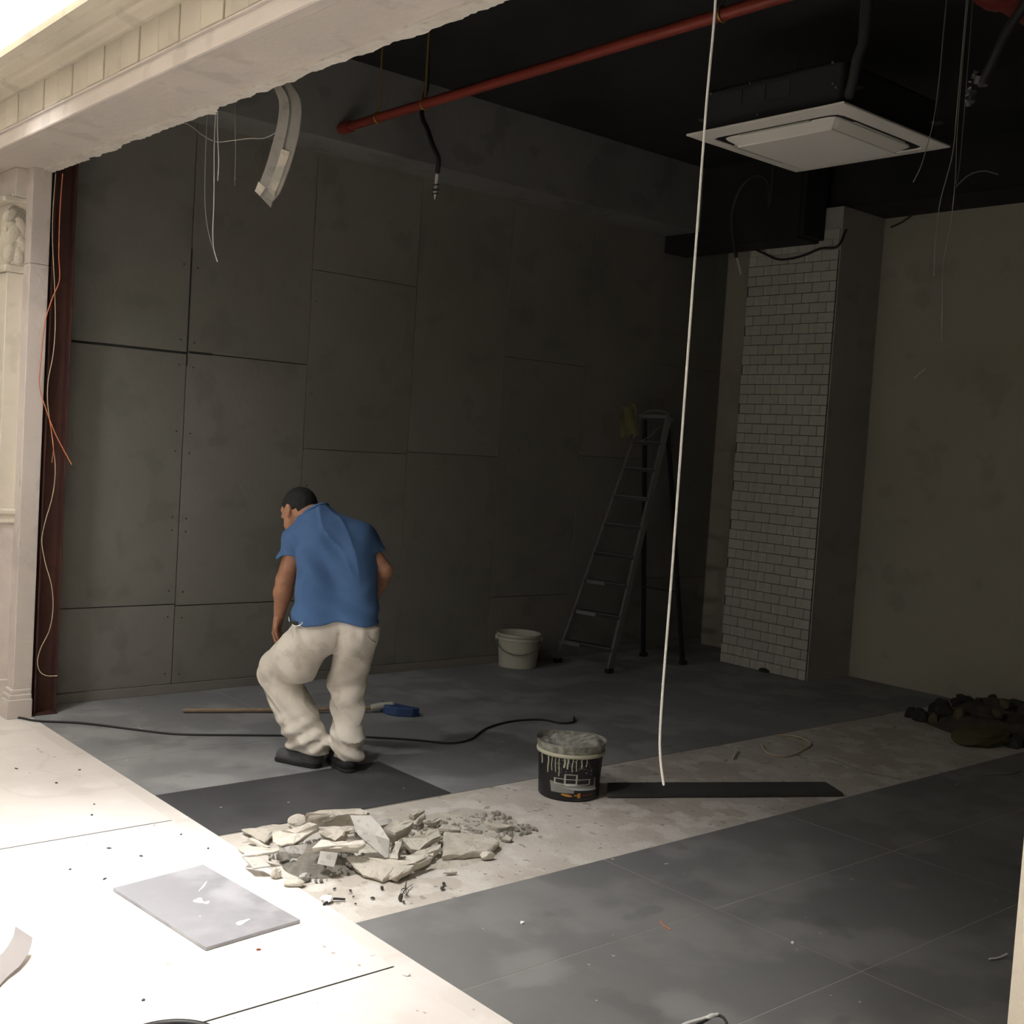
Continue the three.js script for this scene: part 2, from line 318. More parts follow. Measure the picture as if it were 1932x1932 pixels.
// mall around the camera
struct('ceiling_mall', uvm(box(-4, 10, 3.4, 3.5, 0.55, 6.5)), M.mallCeiling);
struct('ceiling_cove', join([box(-4, 10, 3.66, 3.75, 0.3, 1.0), box(-4, 10, 3.5, 3.66, 0.95, 1.0)]), M.mallPaint);
struct('wall_mall_left', uvm(box(-4.15, -4, -0.2, 3.75, -0.2, 6.65)), M.mallPaint);
struct('wall_mall_right', uvm(box(10, 10.15, -0.2, 3.75, -0.2, 6.65)), M.mallPaint);
struct('wall_mall_front', uvm(box(-4.15, 10.15, -0.2, 3.75, 6.5, 6.65)), M.mallPaint);
// ---------------------------------------------------------------- red steel post, pipes, cables
{
  M.redOxide = paint([0.075, 0.024, 0.016], [0.055, 0.018, 0.013], 801, 0.8, 0.75);
  const o = thing('steel_post', 'dark red oxide steel post standing between the pilaster and the panelled wall', 'post', [-0.09, 0, -0.075]);
  part('web', uvm(box(-0.006, 0.006, 0.006, 3.40, -0.06, 0.05)), M.redOxide, o);
  part('flange', uvm(rbox(-0.06, 0.075, 0.006, 3.40, 0.046, 0.056, 0.002, 1)), M.redOxide, o);
  part('flange', uvm(rbox(-0.06, 0.075, 0.006, 3.40, -0.066, -0.056, 0.002, 1)), M.redOxide, o);
  part('base_plate', uvm(rbox(-0.085, 0.085, 0, 0.008, -0.07, 0.06, 0.002, 1)), M.redOxide, o);
}
M.redPaint = std({ color: lin(0.20, 0.030, 0.018), roughness: 0.45, bumpMap: bumpFine, bumpScale: 0.0004 });
M.brass = std({ color: lin(0.45, 0.28, 0.08), roughness: 0.4, metalness: 0.7 });
M.cableBlack = std({ color: lin(0.02, 0.02, 0.02), roughness: 0.6 });
M.cableGrey = std({ color: lin(0.10, 0.10, 0.09), roughness: 0.7 });
M.wireWhite = std({ color: lin(0.75, 0.74, 0.71), roughness: 0.55 });
M.wireGrey = std({ color: lin(0.32, 0.30, 0.27), roughness: 0.6 });
M.wireOrange = std({ color: lin(0.62, 0.20, 0.10), roughness: 0.5 });
M.wireCream = std({ color: lin(0.62, 0.50, 0.33), roughness: 0.5 });
M.metal = std({ color: lin(0.55, 0.55, 0.53), roughness: 0.35, metalness: 0.85 });
M.metalDark = std({ color: lin(0.10, 0.10, 0.10), roughness: 0.5, metalness: 0.5 });
{
  const cyl = (r, L, ax) => { const g = new THREE.CylinderGeometry(r, r, L, 24); return ax === 'x' ? g.rotateZ(Math.PI / 2) : ax === 'z' ? g.rotateX(Math.PI / 2) : g; };
  const o = thing('sprinkler_pipe', 'thin red sprinkler pipe running across the ceiling parallel to the shopfront', 'pipe', [0.14, 3.515, -1.67]);
  part('pipe', uvm(cyl(0.027, 6.06, 'x').translate(3.03, 0, 0)), M.redPaint, o);
  part('coupling', uvm(cyl(0.036, 0.09, 'x').translate(0.075, 0, 0)), M.redPaint, o);
  for (const x of [0.42, 0.88, 3.0, 4.6]) {
    const c = part('clamp', uvm(new THREE.TorusGeometry(0.031, 0.005, 8, 24).rotateY(Math.PI / 2).translate(x, 0, 0)), M.brass, o);
    part('rod', uvm(cyl(0.005, 0.41).translate(x, 0.235, 0)), x < 1 ? M.brass : M.metalDark, c);
  }
  const q = thing('fire_main_pipe', 'thick dark red pipe under the ceiling at the far right', 'pipe', [4.085, 3.62, -3.83]);
  const dr = std({ color: lin(0.12, 0.014, 0.010), roughness: 0.6 });
  part('pipe', uvm(cyl(0.13, 3.95, 'z')), dr, q);
  for (const z of [-1.6, 0, 1.6]) part('flange', uvm(cyl(0.15, 0.03, 'z').translate(0, 0, z)), dr, q);
  for (const z of [-1.2, 1.2]) part('hanger', uvm(cyl(0.008, 0.22).translate(0, 0.22, z)), M.metalDark, q);
}
const wire = (name, label, cat, pts, r, mat, group) => solo(name, tube(pts, r, 8, 6), mat, label, cat, group);
wire('hanging_cable', 'long white cable hanging plumb through the middle of the opening', 'cable', [[4.499, 2.95, -0.02], [4.499, 2.85, -0.06], [4.499, 2.498, -0.06], [4.497, 1.944, -0.06], [4.496, 1.392, -0.06], [4.495, 0.92, -0.06], [4.502, 0.868, -0.06], [4.508, 0.842, -0.06], [4.519, 0.806, -0.06]], 0.0034, M.wireWhite);
// wires hanging from the torn header edge
wire('hanging_wire', 'thin grey wire sagging in an arc under the header, left of the torn strip', 'wire', [[1.50, 2.955, 0.02], [1.52, 2.965, -0.04], [1.62, 2.905, -0.08], [1.75, 2.858, -0.08], [1.908, 2.839, -0.08], [2.05, 2.825, -0.08], [2.181, 2.812, -0.09], [2.30, 2.85, -0.10], [2.40, 2.955, -0.06]], 0.0024, M.wireGrey);
wire('hanging_wire', 'leftmost thin grey wire hanging under the header and meeting a whiter wire', 'wire', [[1.656, 3.95, -0.08], [1.655, 3.1, -0.08], [1.655, 2.877, -0.08], [1.66, 2.75, -0.08], [1.68, 2.58, -0.08], [1.72, 2.48, -0.08], [1.775, 2.40, -0.08]], 0.0018, M.wireGrey);
wire('hanging_wire', 'whitish wire with bent pale tip hanging lowest under the header', 'wire', [[1.722, 3.95, -0.085], [1.722, 3.05, -0.085], [1.727, 2.82, -0.085], [1.733, 2.765, -0.085], [1.748, 2.6, -0.085], [1.752, 2.47, -0.085], [1.768, 2.405, -0.085], [1.807, 2.348, -0.085]], 0.0024, M.wireWhite);
wire('hanging_wire', 'short straight white wire hanging right of the bent-tip wire under the header', 'wire', [[1.75, 3.95, -0.08], [1.75, 3.05, -0.08], [1.757, 2.917, -0.08], [1.772, 2.84, -0.08], [1.786, 2.76, -0.08], [1.785, 2.691, -0.08]], 0.0026, M.wireWhite);
wire('hanging_wire', 'faint grey wire hanging just left of the torn strip under the header', 'wire', [[1.908, 3.95, -0.08], [1.908, 3.05, -0.08], [1.918, 2.9, -0.08], [1.934, 2.80, -0.08], [1.942, 2.649, -0.08]], 0.0015, M.wireGrey);
// wires by the red post
wire('post_wire', 'orange wire running down in front of the red post and kinking out at its end', 'wire', [[0.049, 2.937, -0.035], [0.047, 2.735, -0.030], [0.048, 2.512, -0.033], [0.051, 2.372, -0.040], [0.041, 2.284, -0.013], [0.032, 2.169, 0.015], [0.026, 1.941, 0.032], [0.026, 1.800, 0.032], [0.037, 1.689, 0.000], [0.053, 1.564, -0.047], [0.067, 1.480, -0.088], [0.082, 1.394, -0.135]], 0.003, M.wireOrange);
wire('post_wire', 'cream wire winding down the red post to a loop near the floor', 'wire', [[0.025, 2.935, -0.007], [0.024, 2.733, -0.001], [0.025, 2.593, -0.004], [0.031, 2.343, -0.023], [0.035, 2.118, -0.034], [0.033, 1.975, -0.029], [0.027, 1.832, -0.011], [0.028, 1.718, -0.013], [0.036, 1.548, -0.039], [0.044, 1.377, -0.061], [0.044, 1.291, -0.061], [0.041, 1.204, -0.052], [0.031, 1.073, -0.024], [0.027, 0.972, -0.012], [0.034, 0.857, -0.031], [0.046, 0.727, -0.067], [0.050, 0.596, -0.079], [0.045, 0.479, -0.065], [0.032, 0.377, -0.026], [0.028, 0.304, -0.015], [0.033, 0.251, -0.030], [0.044, 0.230, -0.061], [0.061, 0.229, -0.113]], 0.0022, M.wireCream);
wire('post_wire', 'short coppery wire end hanging beside the orange wire on the red post', 'wire', [[0.038, 1.647, -0.018], [0.044, 1.548, -0.037], [0.047, 1.478, -0.047], [0.046, 1.400, -0.042]], 0.0022, M.wireOrange);
// torn strip of board edging hanging under the header
{
  const o = thing('torn_strip', 'torn grey strip of edging hanging down curled from the header edge', 'debris', [0, 0, 0]);
  const c = [[2.405, 2.962, -0.02, 0.06], [2.425, 2.90, -0.05, 0.082], [2.41, 2.82, -0.06, 0.085], [2.375, 2.73, -0.06, 0.088], [2.335, 2.66, -0.06, 0.086], [2.285, 2.595, -0.06, 0.085], [2.25, 2.56, -0.055, 0.07]];
  const cc = curve(c.map((p) => p.slice(0, 3))), n = 30, strip = (u0, u1, th, dz, t0 = 0, t1 = 1) => {
    const pos = [], idx = [];
    for (let i = 0; i <= n; i++) {
      const t = t0 + (t1 - t0) * i / n, p = cc.getPoint(t), k = t * (c.length - 1), a = Math.floor(Math.min(k, c.length - 2)), w = mix(c[a][3], c[a + 1][3], k - a), tg = cc.getTangent(t);
      const s = tg.clone().cross(V(-0.84, 0.1, -0.54)).normalize(); if (s.x < 0) s.negate();
      for (const [u, d] of [[u0, 0], [u1, 0], [u1, th], [u0, th]]) pos.push(p.x + s.x * w * (u - 0.5), p.y + s.y * w * (u - 0.5) + (i === n ? 0.02 * Math.sin(u * 5) : 0), p.z + s.z * w * (u - 0.5) + d + dz + 0.012 * Math.sin(u * 3));
    }
    for (let i = 0; i < n; i++) for (let q = 0; q < 4; q++) { const a = i * 4 + q, b = i * 4 + (q + 1) % 4; idx.push(a, b, a + 4, b, b + 4, a + 4); }
    idx.push(0, 2, 1, 0, 3, 2, n * 4, n * 4 + 1, n * 4 + 2, n * 4, n * 4 + 2, n * 4 + 3);
    const g = new THREE.BufferGeometry(); g.setAttribute('position', new THREE.Float32BufferAttribute(pos, 3)); g.setIndex(idx);
    const f = g.toNonIndexed(); f.computeVertexNormals(); return uvm(f);
  };
  M.stripGrey = paint([0.26, 0.245, 0.225], [0.20, 0.19, 0.175], 851, 0.4, 0.9, 0.002);
  M.stripPale = paint([0.52, 0.48, 0.40], [0.38, 0.36, 0.31], 871, 0.15, 0.95, 0.003);
  part('backing', strip(0, 1, 0.004, 0), M.stripGrey, o);
  part('paper_layer', strip(0.08, 0.62, 0.003, 0.005, 0.0, 0.86), M.stripGrey, o);
  part('plaster_residue', strip(0.62, 0.9, 0.004, 0.006, 0.5, 0.84), M.stripPale, o, 'pale plaster residue');
  part('plaster_residue', strip(0.0, 0.5, 0.004, 0.007, 0.84, 1), M.stripPale, o, 'pale plaster residue');
}
// flexible conduits with connectors
{
  const o = thing('hanging_conduit', 'black flexible conduit with a bright metal connector hanging near the red pipe', 'cable', [0, 0, 0]);
  part('hose', tube([[0.93, 3.95, -1.72], [0.932, 3.64, -1.74], [0.895, 3.55, -1.74], [0.92, 3.47, -1.73], [0.99, 3.39, -1.72], [1.08, 3.28, -1.7], [1.138, 3.20, -1.7], [1.135, 3.13, -1.7]], 0.014, 10, 10), M.cableBlack, o);
  part('connector', tube([[1.135, 3.14, -1.7], [1.131, 3.09, -1.7], [1.128, 3.04, -1.7]], 0.0085, 6, 8), M.wireWhite, o, 'bright metal sleeve');
  for (const [y, r] of [[3.06, 0.016], [3.035, 0.018], [3.012, 0.015]]) part('nut', uvm(new THREE.TorusGeometry(r, 0.004, 6, 18).rotateX(Math.PI / 2 + 0.2).translate(1.129, y, -1.7)), M.cableBlack, o);
  part('tip', uvm(new THREE.ConeGeometry(0.011, 0.05, 12).rotateX(Math.PI).translate(1.126, 3.0, -1.7)), M.wireWhite, o);
  const q = thing('hanging_conduit', 'arched black cable with a pale bared end hanging in front of the tiled column', 'cable', [0, 0, 0]);
  part('hose', tube([[1.26, 3.95, -4.5], [1.25, 3.42, -4.5], [1.22, 3.60, -4.5], [1.12, 3.66, -4.5], [1.0, 3.61, -4.5], [0.925, 3.45, -4.5], [0.935, 3.3, -4.5], [0.985, 3.1, -4.5]], 0.013, 10, 8), M.cableBlack, q);
  part('bare_end', tube([[0.985, 3.1, -4.5], [1.01, 3.05, -4.5], [1.038, 2.975, -4.5]], 0.006, 6, 6), M.wireWhite, q, 'pale bared wire end');
  const s = thing('hanging_conduit', 'slanting dark conduit with a bunch of metal connectors at the upper right', 'cable', [0, 0, 0]);
  part('hose', tube([[4.45, 3.95, -2.2], [4.25, 3.58, -2.2], [4.187, 3.456, -2.2], [4.127, 3.369, -2.2], [4.065, 3.235, -2.2], [4.04, 3.19, -2.2]], 0.02, 10, 10), M.cableBlack, s);
  for (const [x, y, z, r] of [[4.012, 3.225, -2.2, 0.016], [4.03, 3.20, -2.19, 0.018], [4.0, 3.165, -2.2, 0.018], [4.055, 3.19, -2.2, 0.013], [3.992, 3.125, -2.2, 0.016], [4.01, 3.13, -2.19, 0.012]]) part('connector', uvm(new THREE.CylinderGeometry(r, r * 0.8, 0.03, 10).rotateZ(rr(-0.8, 0.8)).rotateX(rr(-0.5, 0.5)).translate(x, y, z)), M.metalDark, s);
  for (let i = 0; i < 5; i++) part('terminal', uvm(new THREE.BoxGeometry(0.012, 0.005, 0.008).rotateZ(rr(-1, 1)).translate(4.0 + rr(-0.015, 0.03), 3.12 + i * 0.025, -2.175)), M.metal, s, 'shiny metal terminal');
}
wire('hanging_wire', 'long pale wire hanging from the ceiling right of the air conditioner', 'wire', [[3.60, 3.95, -2.8], [3.597, 3.30, -2.8], [3.593, 3.1, -2.8], [3.55, 2.88, -2.8], [3.545, 2.7, -2.8], [3.55, 2.553, -2.8]], 0.0022, M.wireGrey);
wire('hanging_wire', 'second wire from the same spot hanging lower towards the right wall', 'wire', [[3.59, 3.95, -2.83], [3.59, 3.2, -2.83], [3.60, 3.0, -2.83], [3.595, 2.791, -2.83], [3.575, 2.62, -2.83], [3.59, 2.4, -2.83], [3.598, 2.259, -2.83]], 0.0017, M.wireGrey);
wire('hanging_wire', 'thin curled wire hanging under the right corner of the air conditioner', 'wire', [[3.44, 3.95, -2.9], [3.455, 3.3, -2.85], [3.453, 3.123, -2.8], [3.435, 3.06, -2.8], [3.405, 3.0, -2.8]], 0.0022, M.wireGrey);
wire('hanging_wire', 'dark wire arching to the right below the air conditioner', 'wire', [[3.595, 3.95, -2.86], [3.60, 3.0, -2.85], [3.615, 2.945, -2.8], [3.68, 2.995, -2.8], [3.75, 3.005, -2.8], [3.82, 2.98, -2.8]], 0.003, M.cableGrey);
wire('column_cable', 'black cable sagging across the top of the tiled column', 'cable', [[0.46, 3.40, -5.31], [0.50, 3.33, -5.30], [0.62, 3.27, -5.30], [0.74, 3.22, -5.30], [0.86, 3.215, -5.30], [1.0, 3.235, -5.30], [1.13, 3.27, -5.30], [1.28, 3.275, -5.30], [1.31, 3.4, -5.35]], 0.009, M.cableBlack);
wire('wall_wire', 'black wire slanting up at the top corner of the back wall', 'wire', [[1.36, 3.50, -5.86], [1.45, 3.53, -5.86], [1.56, 3.578, -5.84]], 0.007, M.cableBlack);
wire('wall_clip', 'short pale wire end sticking out of the back wall', 'wire', [[1.645, 2.34, -5.885], [1.70, 2.37, -5.85], [1.765, 2.411, -5.83]], 0.004, M.wireWhite);
// ---------------------------------------------------------------- cassette air conditioner
{
  const o = thing('cassette_air_conditioner', 'square ceiling cassette air conditioner with white grille panel and black casing', 'air conditioner', [2.779, 3.3, -2.892]);
  const wp = std({ color: lin(0.86, 0.83, 0.775), roughness: 0.5 }), ip = std({ color: lin(0.88, 0.855, 0.81), roughness: 0.65 }), dk = std({ color: lin(0.012, 0.012, 0.012), roughness: 0.7 }), fl = std({ color: lin(0.45, 0.44, 0.38), roughness: 0.5 });
  // panel: rim sloping down to a lower centre, with a slot on each side
  const ring = (a0, y0, a1, y1, r0, r1) => { // surface between two rounded squares
    const n = 96, pos = [], idx = [], sq = (a, r, t) => { // rounded square by angle
      const k = 6 + (1 - r) * 30, c = Math.cos(t), s = Math.sin(t), d = Math.pow(Math.pow(Math.abs(c), k) + Math.pow(Math.abs(s), k), -1 / k); return [a * d * c, a * d * s]; };
    for (let i = 0; i <= n; i++) { const t = i / n * Math.PI * 2; const [x, z] = sq(a0, r0, t), [u, w] = sq(a1, r1, t); pos.push(x, y0, z, u, y1, w); }
    for (let i = 0; i < n; i++) { const a = i * 2; idx.push(a, a + 1, a + 2, a + 1, a + 3, a + 2); }
    const g = new THREE.BufferGeometry(); g.setAttribute('position', new THREE.Float32BufferAttribute(pos, 3)); g.setIndex(idx); const f = g.toNonIndexed(); f.computeVertexNormals(); return uvm(f);
  };
  const S = 0.474;
  part('panel', join([rbox(-S, S, 0.0, 0.012, -S, S, 0.004)]), wp, o);
  part('rim', join([ring(S - 0.002, 0, 0.386, -0.010, 0, 0.6), ring(0.386, -0.010, 0.384, 0.0, 0.6, 0.6)]), wp, o);
  part('slot_ring', join([ring(0.387, -0.003, 0.30, -0.001, 0.6, 0.6)]), dk, o);
  part('centre_panel', join([ring(0.342, -0.002, 0.340, -0.009, 0.6, 0.6), ring(0.340, -0.009, 0.285, -0.041, 0.6, 0.1)]), wp, o);
  part('grille', uvm(rbox(-0.285, 0.285, -0.047, -0.036, -0.285, 0.285, 0.004)), ip, o);
  for (let k = 0; k < 4; k++) { const f = part('louver', uvm(rbox(-0.215, 0.215, -0.003, 0.003, -0.015, 0.015, 0.003).rotateX(0.25)), fl, o); f.rotation.y = k * Math.PI / 2; f.position.set(0.363 * Math.sin(k * Math.PI / 2), -0.010, 0.363 * Math.cos(k * Math.PI / 2)); }
  const casing = part('casing', uvm(rbox(-0.42, 0.42, 0.012, 0.235, -0.42, 0.42, 0.03, 3)), std({ color: lin(0.028, 0.028, 0.03), roughness: 0.55 }), o);
  const edge = std({ color: lin(0.16, 0.16, 0.16), roughness: 0.6 });
  for (let k = 0; k < 3; k++) part('access_plate', uvm(rbox(-0.30 + k * 0.145, -0.165 + k * 0.145, 0.115, 0.195, 0.419, 0.424, 0.002, 1)), std({ color: lin(0.04, 0.04, 0.042), roughness: 0.45 }), casing);
  for (const [x, y] of [[-0.37, 0.21], [-0.12, 0.215], [0.36, 0.22], [0.37, 0.12], [0.39, 0.1], [-0.06, 0.05], [-0.39, 0.07]]) part('bolt', uvm(new THREE.CylinderGeometry(0.006, 0.006, 0.006, 8).rotateX(Math.PI / 2).translate(x, y, 0.423)), edge, casing);
  for (const [x, z] of [[-0.45, -0.36], [-0.45, 0.36], [0.45, -0.36], [0.45, 0.36]]) {
    const b = part('bracket', uvm(rbox(x - 0.03, x + 0.03, 0.10, 0.106, z - 0.03, z + 0.03, 0.002, 1)), M.metalDark, o);
    part('hanger_rod', uvm(new THREE.CylinderGeometry(0.005, 0.005, 0.56, 8).translate(x, 0.37, z)), M.metalDark, b);
  }
  part('drain_hose', tube([[0.47, 0.05, 0.43], [0.50, 0.12, 0.45], [0.52, 0.2, 0.46], [0.545, 0.27, 0.46], [0.55, 0.36, 0.46], [0.55, 0.64, 0.46]], 0.024, 8, 10), std({ color: lin(0.03, 0.03, 0.03), roughness: 0.8 }), o);
}
// ---------------------------------------------------------------- buckets
const lathe = (pts, n = 48) => uvm(new THREE.LatheGeometry(pts.map((p) => new THREE.Vector2(...p)), n));
{
  const o = thing('plastic_bucket', 'pale cream plastic bucket with a wire handle standing against the left wall', 'bucket', [-0.055, 0, -3.575]);
  const pl = std({ color: lin(0.50, 0.485, 0.40), roughness: 0.5 });
  part('body', lathe([[0, 0.004], [0.132, 0.004], [0.138, 0], [0.141, 0.006], [0.158, 0.205], [0.164, 0.207], [0.164, 0.214], [0.159, 0.216], [0.160, 0.232], [0.167, 0.234], [0.169, 0.252], [0.163, 0.256], [0.159, 0.25], [0.156, 0.2], [0.136, 0.012], [0, 0.012]], 56), pl, o);
  const pts = []; for (let i = 0; i <= 16; i++) { const a = i / 16 * Math.PI, v = V(0.172 * Math.cos(a), 0.215 - 0.10 * Math.sin(a), 0.172 * Math.sin(a)); pts.push([v.x, v.y, Math.max(v.z, 0)]); }
  const h = part('handle', tube(pts, 0.0045, 4, 6), std({ color: lin(0.22, 0.21, 0.18), roughness: 0.5, metalness: 0.3 }), o);
  h.rotation.y = 0.85;
  for (const s of [-1, 1]) { const e = part('handle_lug', uvm(rbox(-0.012, 0.012, 0.195, 0.235, -0.02, 0.02, 0.004)), pl, o); e.position.set(0.166 * Math.cos(0.85) * s, 0, -0.166 * Math.sin(0.85) * s); e.rotation.y = 0.85; }
}
{
  const o = thing('mortar_bucket', 'black printed pail heaped with grey mortar, pale drips running from its rim', 'bucket', [2.495, 0, -1.70], 0.80);
  const W = 1024, Hh = 512, cv = document.createElement('canvas'); cv.width = W; cv.height = Hh;
  const c = cv.getContext('2d'); c.fillStyle = '#1c1c1e'; c.fillRect(0, 0, W, Hh);
  c.fillStyle = '#8b8d86'; c.beginPath(); c.moveTo(150, 300); c.lineTo(420, 345); c.lineTo(420, 385); c.lineTo(290, 360); c.lineTo(285, 420); c.lineTo(160, 425); c.closePath(); c.fill();
  c.fillStyle = '#b9c2c9'; c.beginPath(); c.moveTo(215, 352); c.lineTo(430, 372); c.lineTo(430, 400); c.lineTo(300, 385); c.closePath(); c.fill();
  c.strokeStyle = '#aeb0a6'; c.lineWidth = 9; c.strokeRect(235, 205, 60, 110); c.strokeRect(180, 260, 190, 60); c.beginPath(); c.moveTo(408, 250); c.lineTo(412, 380); c.stroke();
  c.fillStyle = '#c8cac4'; c.beginPath(); c.ellipse(265, 322, 34, 14, -0.1, 0, 7); c.fill();
  c.fillStyle = '#c8892c'; c.beginPath(); c.ellipse(248, 446, 32, 13, 0.3, 0, 7); c.fill(); c.fillRect(306, 418, 16, 56); c.fillRect(288, 436, 30, 14);
  c.fillStyle = '#6e2f16'; c.fillRect(335, 436, 66, 18);
  c.fillStyle = '#54534c'; c.fillRect(290, 490, 120, 9);
  for (let i = 0; i < 90; i++) { c.fillStyle = i % 3 ? '#8f9084' : '#5d5e55'; c.fillRect(180 + rnd() * 320, 20 + rnd() * 190, 3 + rnd() * 9, 3 + rnd() * 12); }
  const t = new THREE.CanvasTexture(cv); t.colorSpace = THREE.SRGBColorSpace; t.wrapS = THREE.RepeatWrapping; t.magFilter = THREE.LinearFilter;
  const prof = [[0.143, 0.0], [0.1455, 0.004], [0.1475, 0.06], [0.151, 0.12], [0.155, 0.185], [0.157, 0.212]];
  const side = new THREE.LatheGeometry(prof.map((p) => new THREE.Vector2(...p)), 64, -Math.PI / 2, Math.PI * 2), sp = side.attributes.position, su = side.attributes.uv;
  for (let i = 0; i < sp.count; i++) su.setY(i, sp.getY(i) / 0.212);
  part('body', clean(side), std({ map: t, roughness: 0.45 }), o);
  part('bottom', uvm(new THREE.CircleGeometry(0.143, 40).rotateX(Math.PI / 2)), std({ color: lin(0.012, 0.012, 0.012) }), o);
  const rim = std({ color: lin(0.50, 0.48, 0.36), roughness: 0.6 });
  part('rim', lathe([[0.156, 0.205], [0.164, 0.205], [0.166, 0.211], [0.165, 0.220], [0.160, 0.222], [0.1555, 0.222], [0.154, 0.21]], 64), rim, o);
  // crusted collar above the rim, then the mortar surface
  const mort = std({ roughness: 0.98, map: cmap((u, v) => lerp3([0.22, 0.215, 0.18], [0.38, 0.375, 0.32], sstep(0.35, 0.7, fbm(u, v, 9, 901, 5))), 512, 0.2), bumpMap: bumpGrit, bumpScale: 0.006 });
  const g = new THREE.CylinderGeometry(0.167, 0.156, 0.043, 72, 4, true).translate(0, 0.2405, 0), p = g.attributes.position;
  for (let i = 0; i < p.count; i++) { const a = Math.atan2(p.getZ(i), p.getX(i)), n = fbm(0.5 + a / 6.2832, p.getY(i), 9, 911, 3) - 0.5, k = 1 + 0.035 * n; p.setX(i, p.getX(i) * k); p.setZ(i, p.getZ(i) * k); if (p.getY(i) > 0.25) p.setY(i, p.getY(i) + 0.02 * n); }
  g.computeVertexNormals(); part('crusted_collar', uvm(g), mort, o);
  const s = new THREE.CircleGeometry(0.160, 64, 0).rotateX(-Math.PI / 2), top = new THREE.RingGeometry(0.001, 0.163, 64, 22).rotateX(-Math.PI / 2), q = top.attributes.position;
  for (let i = 0; i < q.count; i++) { const x = q.getX(i), z = q.getZ(i), r = Math.hypot(x, z); const hollow = Math.exp(-((x + 0.05) ** 2 + (z + 0.03) ** 2) / 0.006); q.setY(i, 0.248 + 0.022 * (fbm(x * 2 + 0.5, z * 2 + 0.5, 14, 921, 4) - 0.5) + 0.022 * sstep(0, 0.12, x - 0.2 * z) * sstep(0.165, 0.13, r) - 0.035 * hollow); }
  top.computeVertexNormals(); part('mortar', uvm(top), mort, o);
  for (const [a, len, w] of [[-1.02, 0.05, 0.006], [-0.72, 0.082, 0.007], [-0.58, 0.07, 0.004], [-0.45, 0.075, 0.004], [-0.33, 0.09, 0.005], [-0.16, 0.045, 0.010], [-0.06, 0.05, 0.010], [0.08, 0.065, 0.005], [0.20, 0.06, 0.004], [0.36, 0.045, 0.006], [0.52, 0.04, 0.004]]) {
    const pts = []; for (let i = 0; i < 4; i++) { const y = 0.208 - len * i / 3, r = 0.1445 + y * 0.0588 + 0.001, b = a + 0.012 * Math.sin(i * 2 + a * 9); pts.push([r * Math.sin(b), y, r * Math.cos(b)]); }
    part('drip', tube(pts, w * 0.55, 5, 6), rim, o);
  }
}
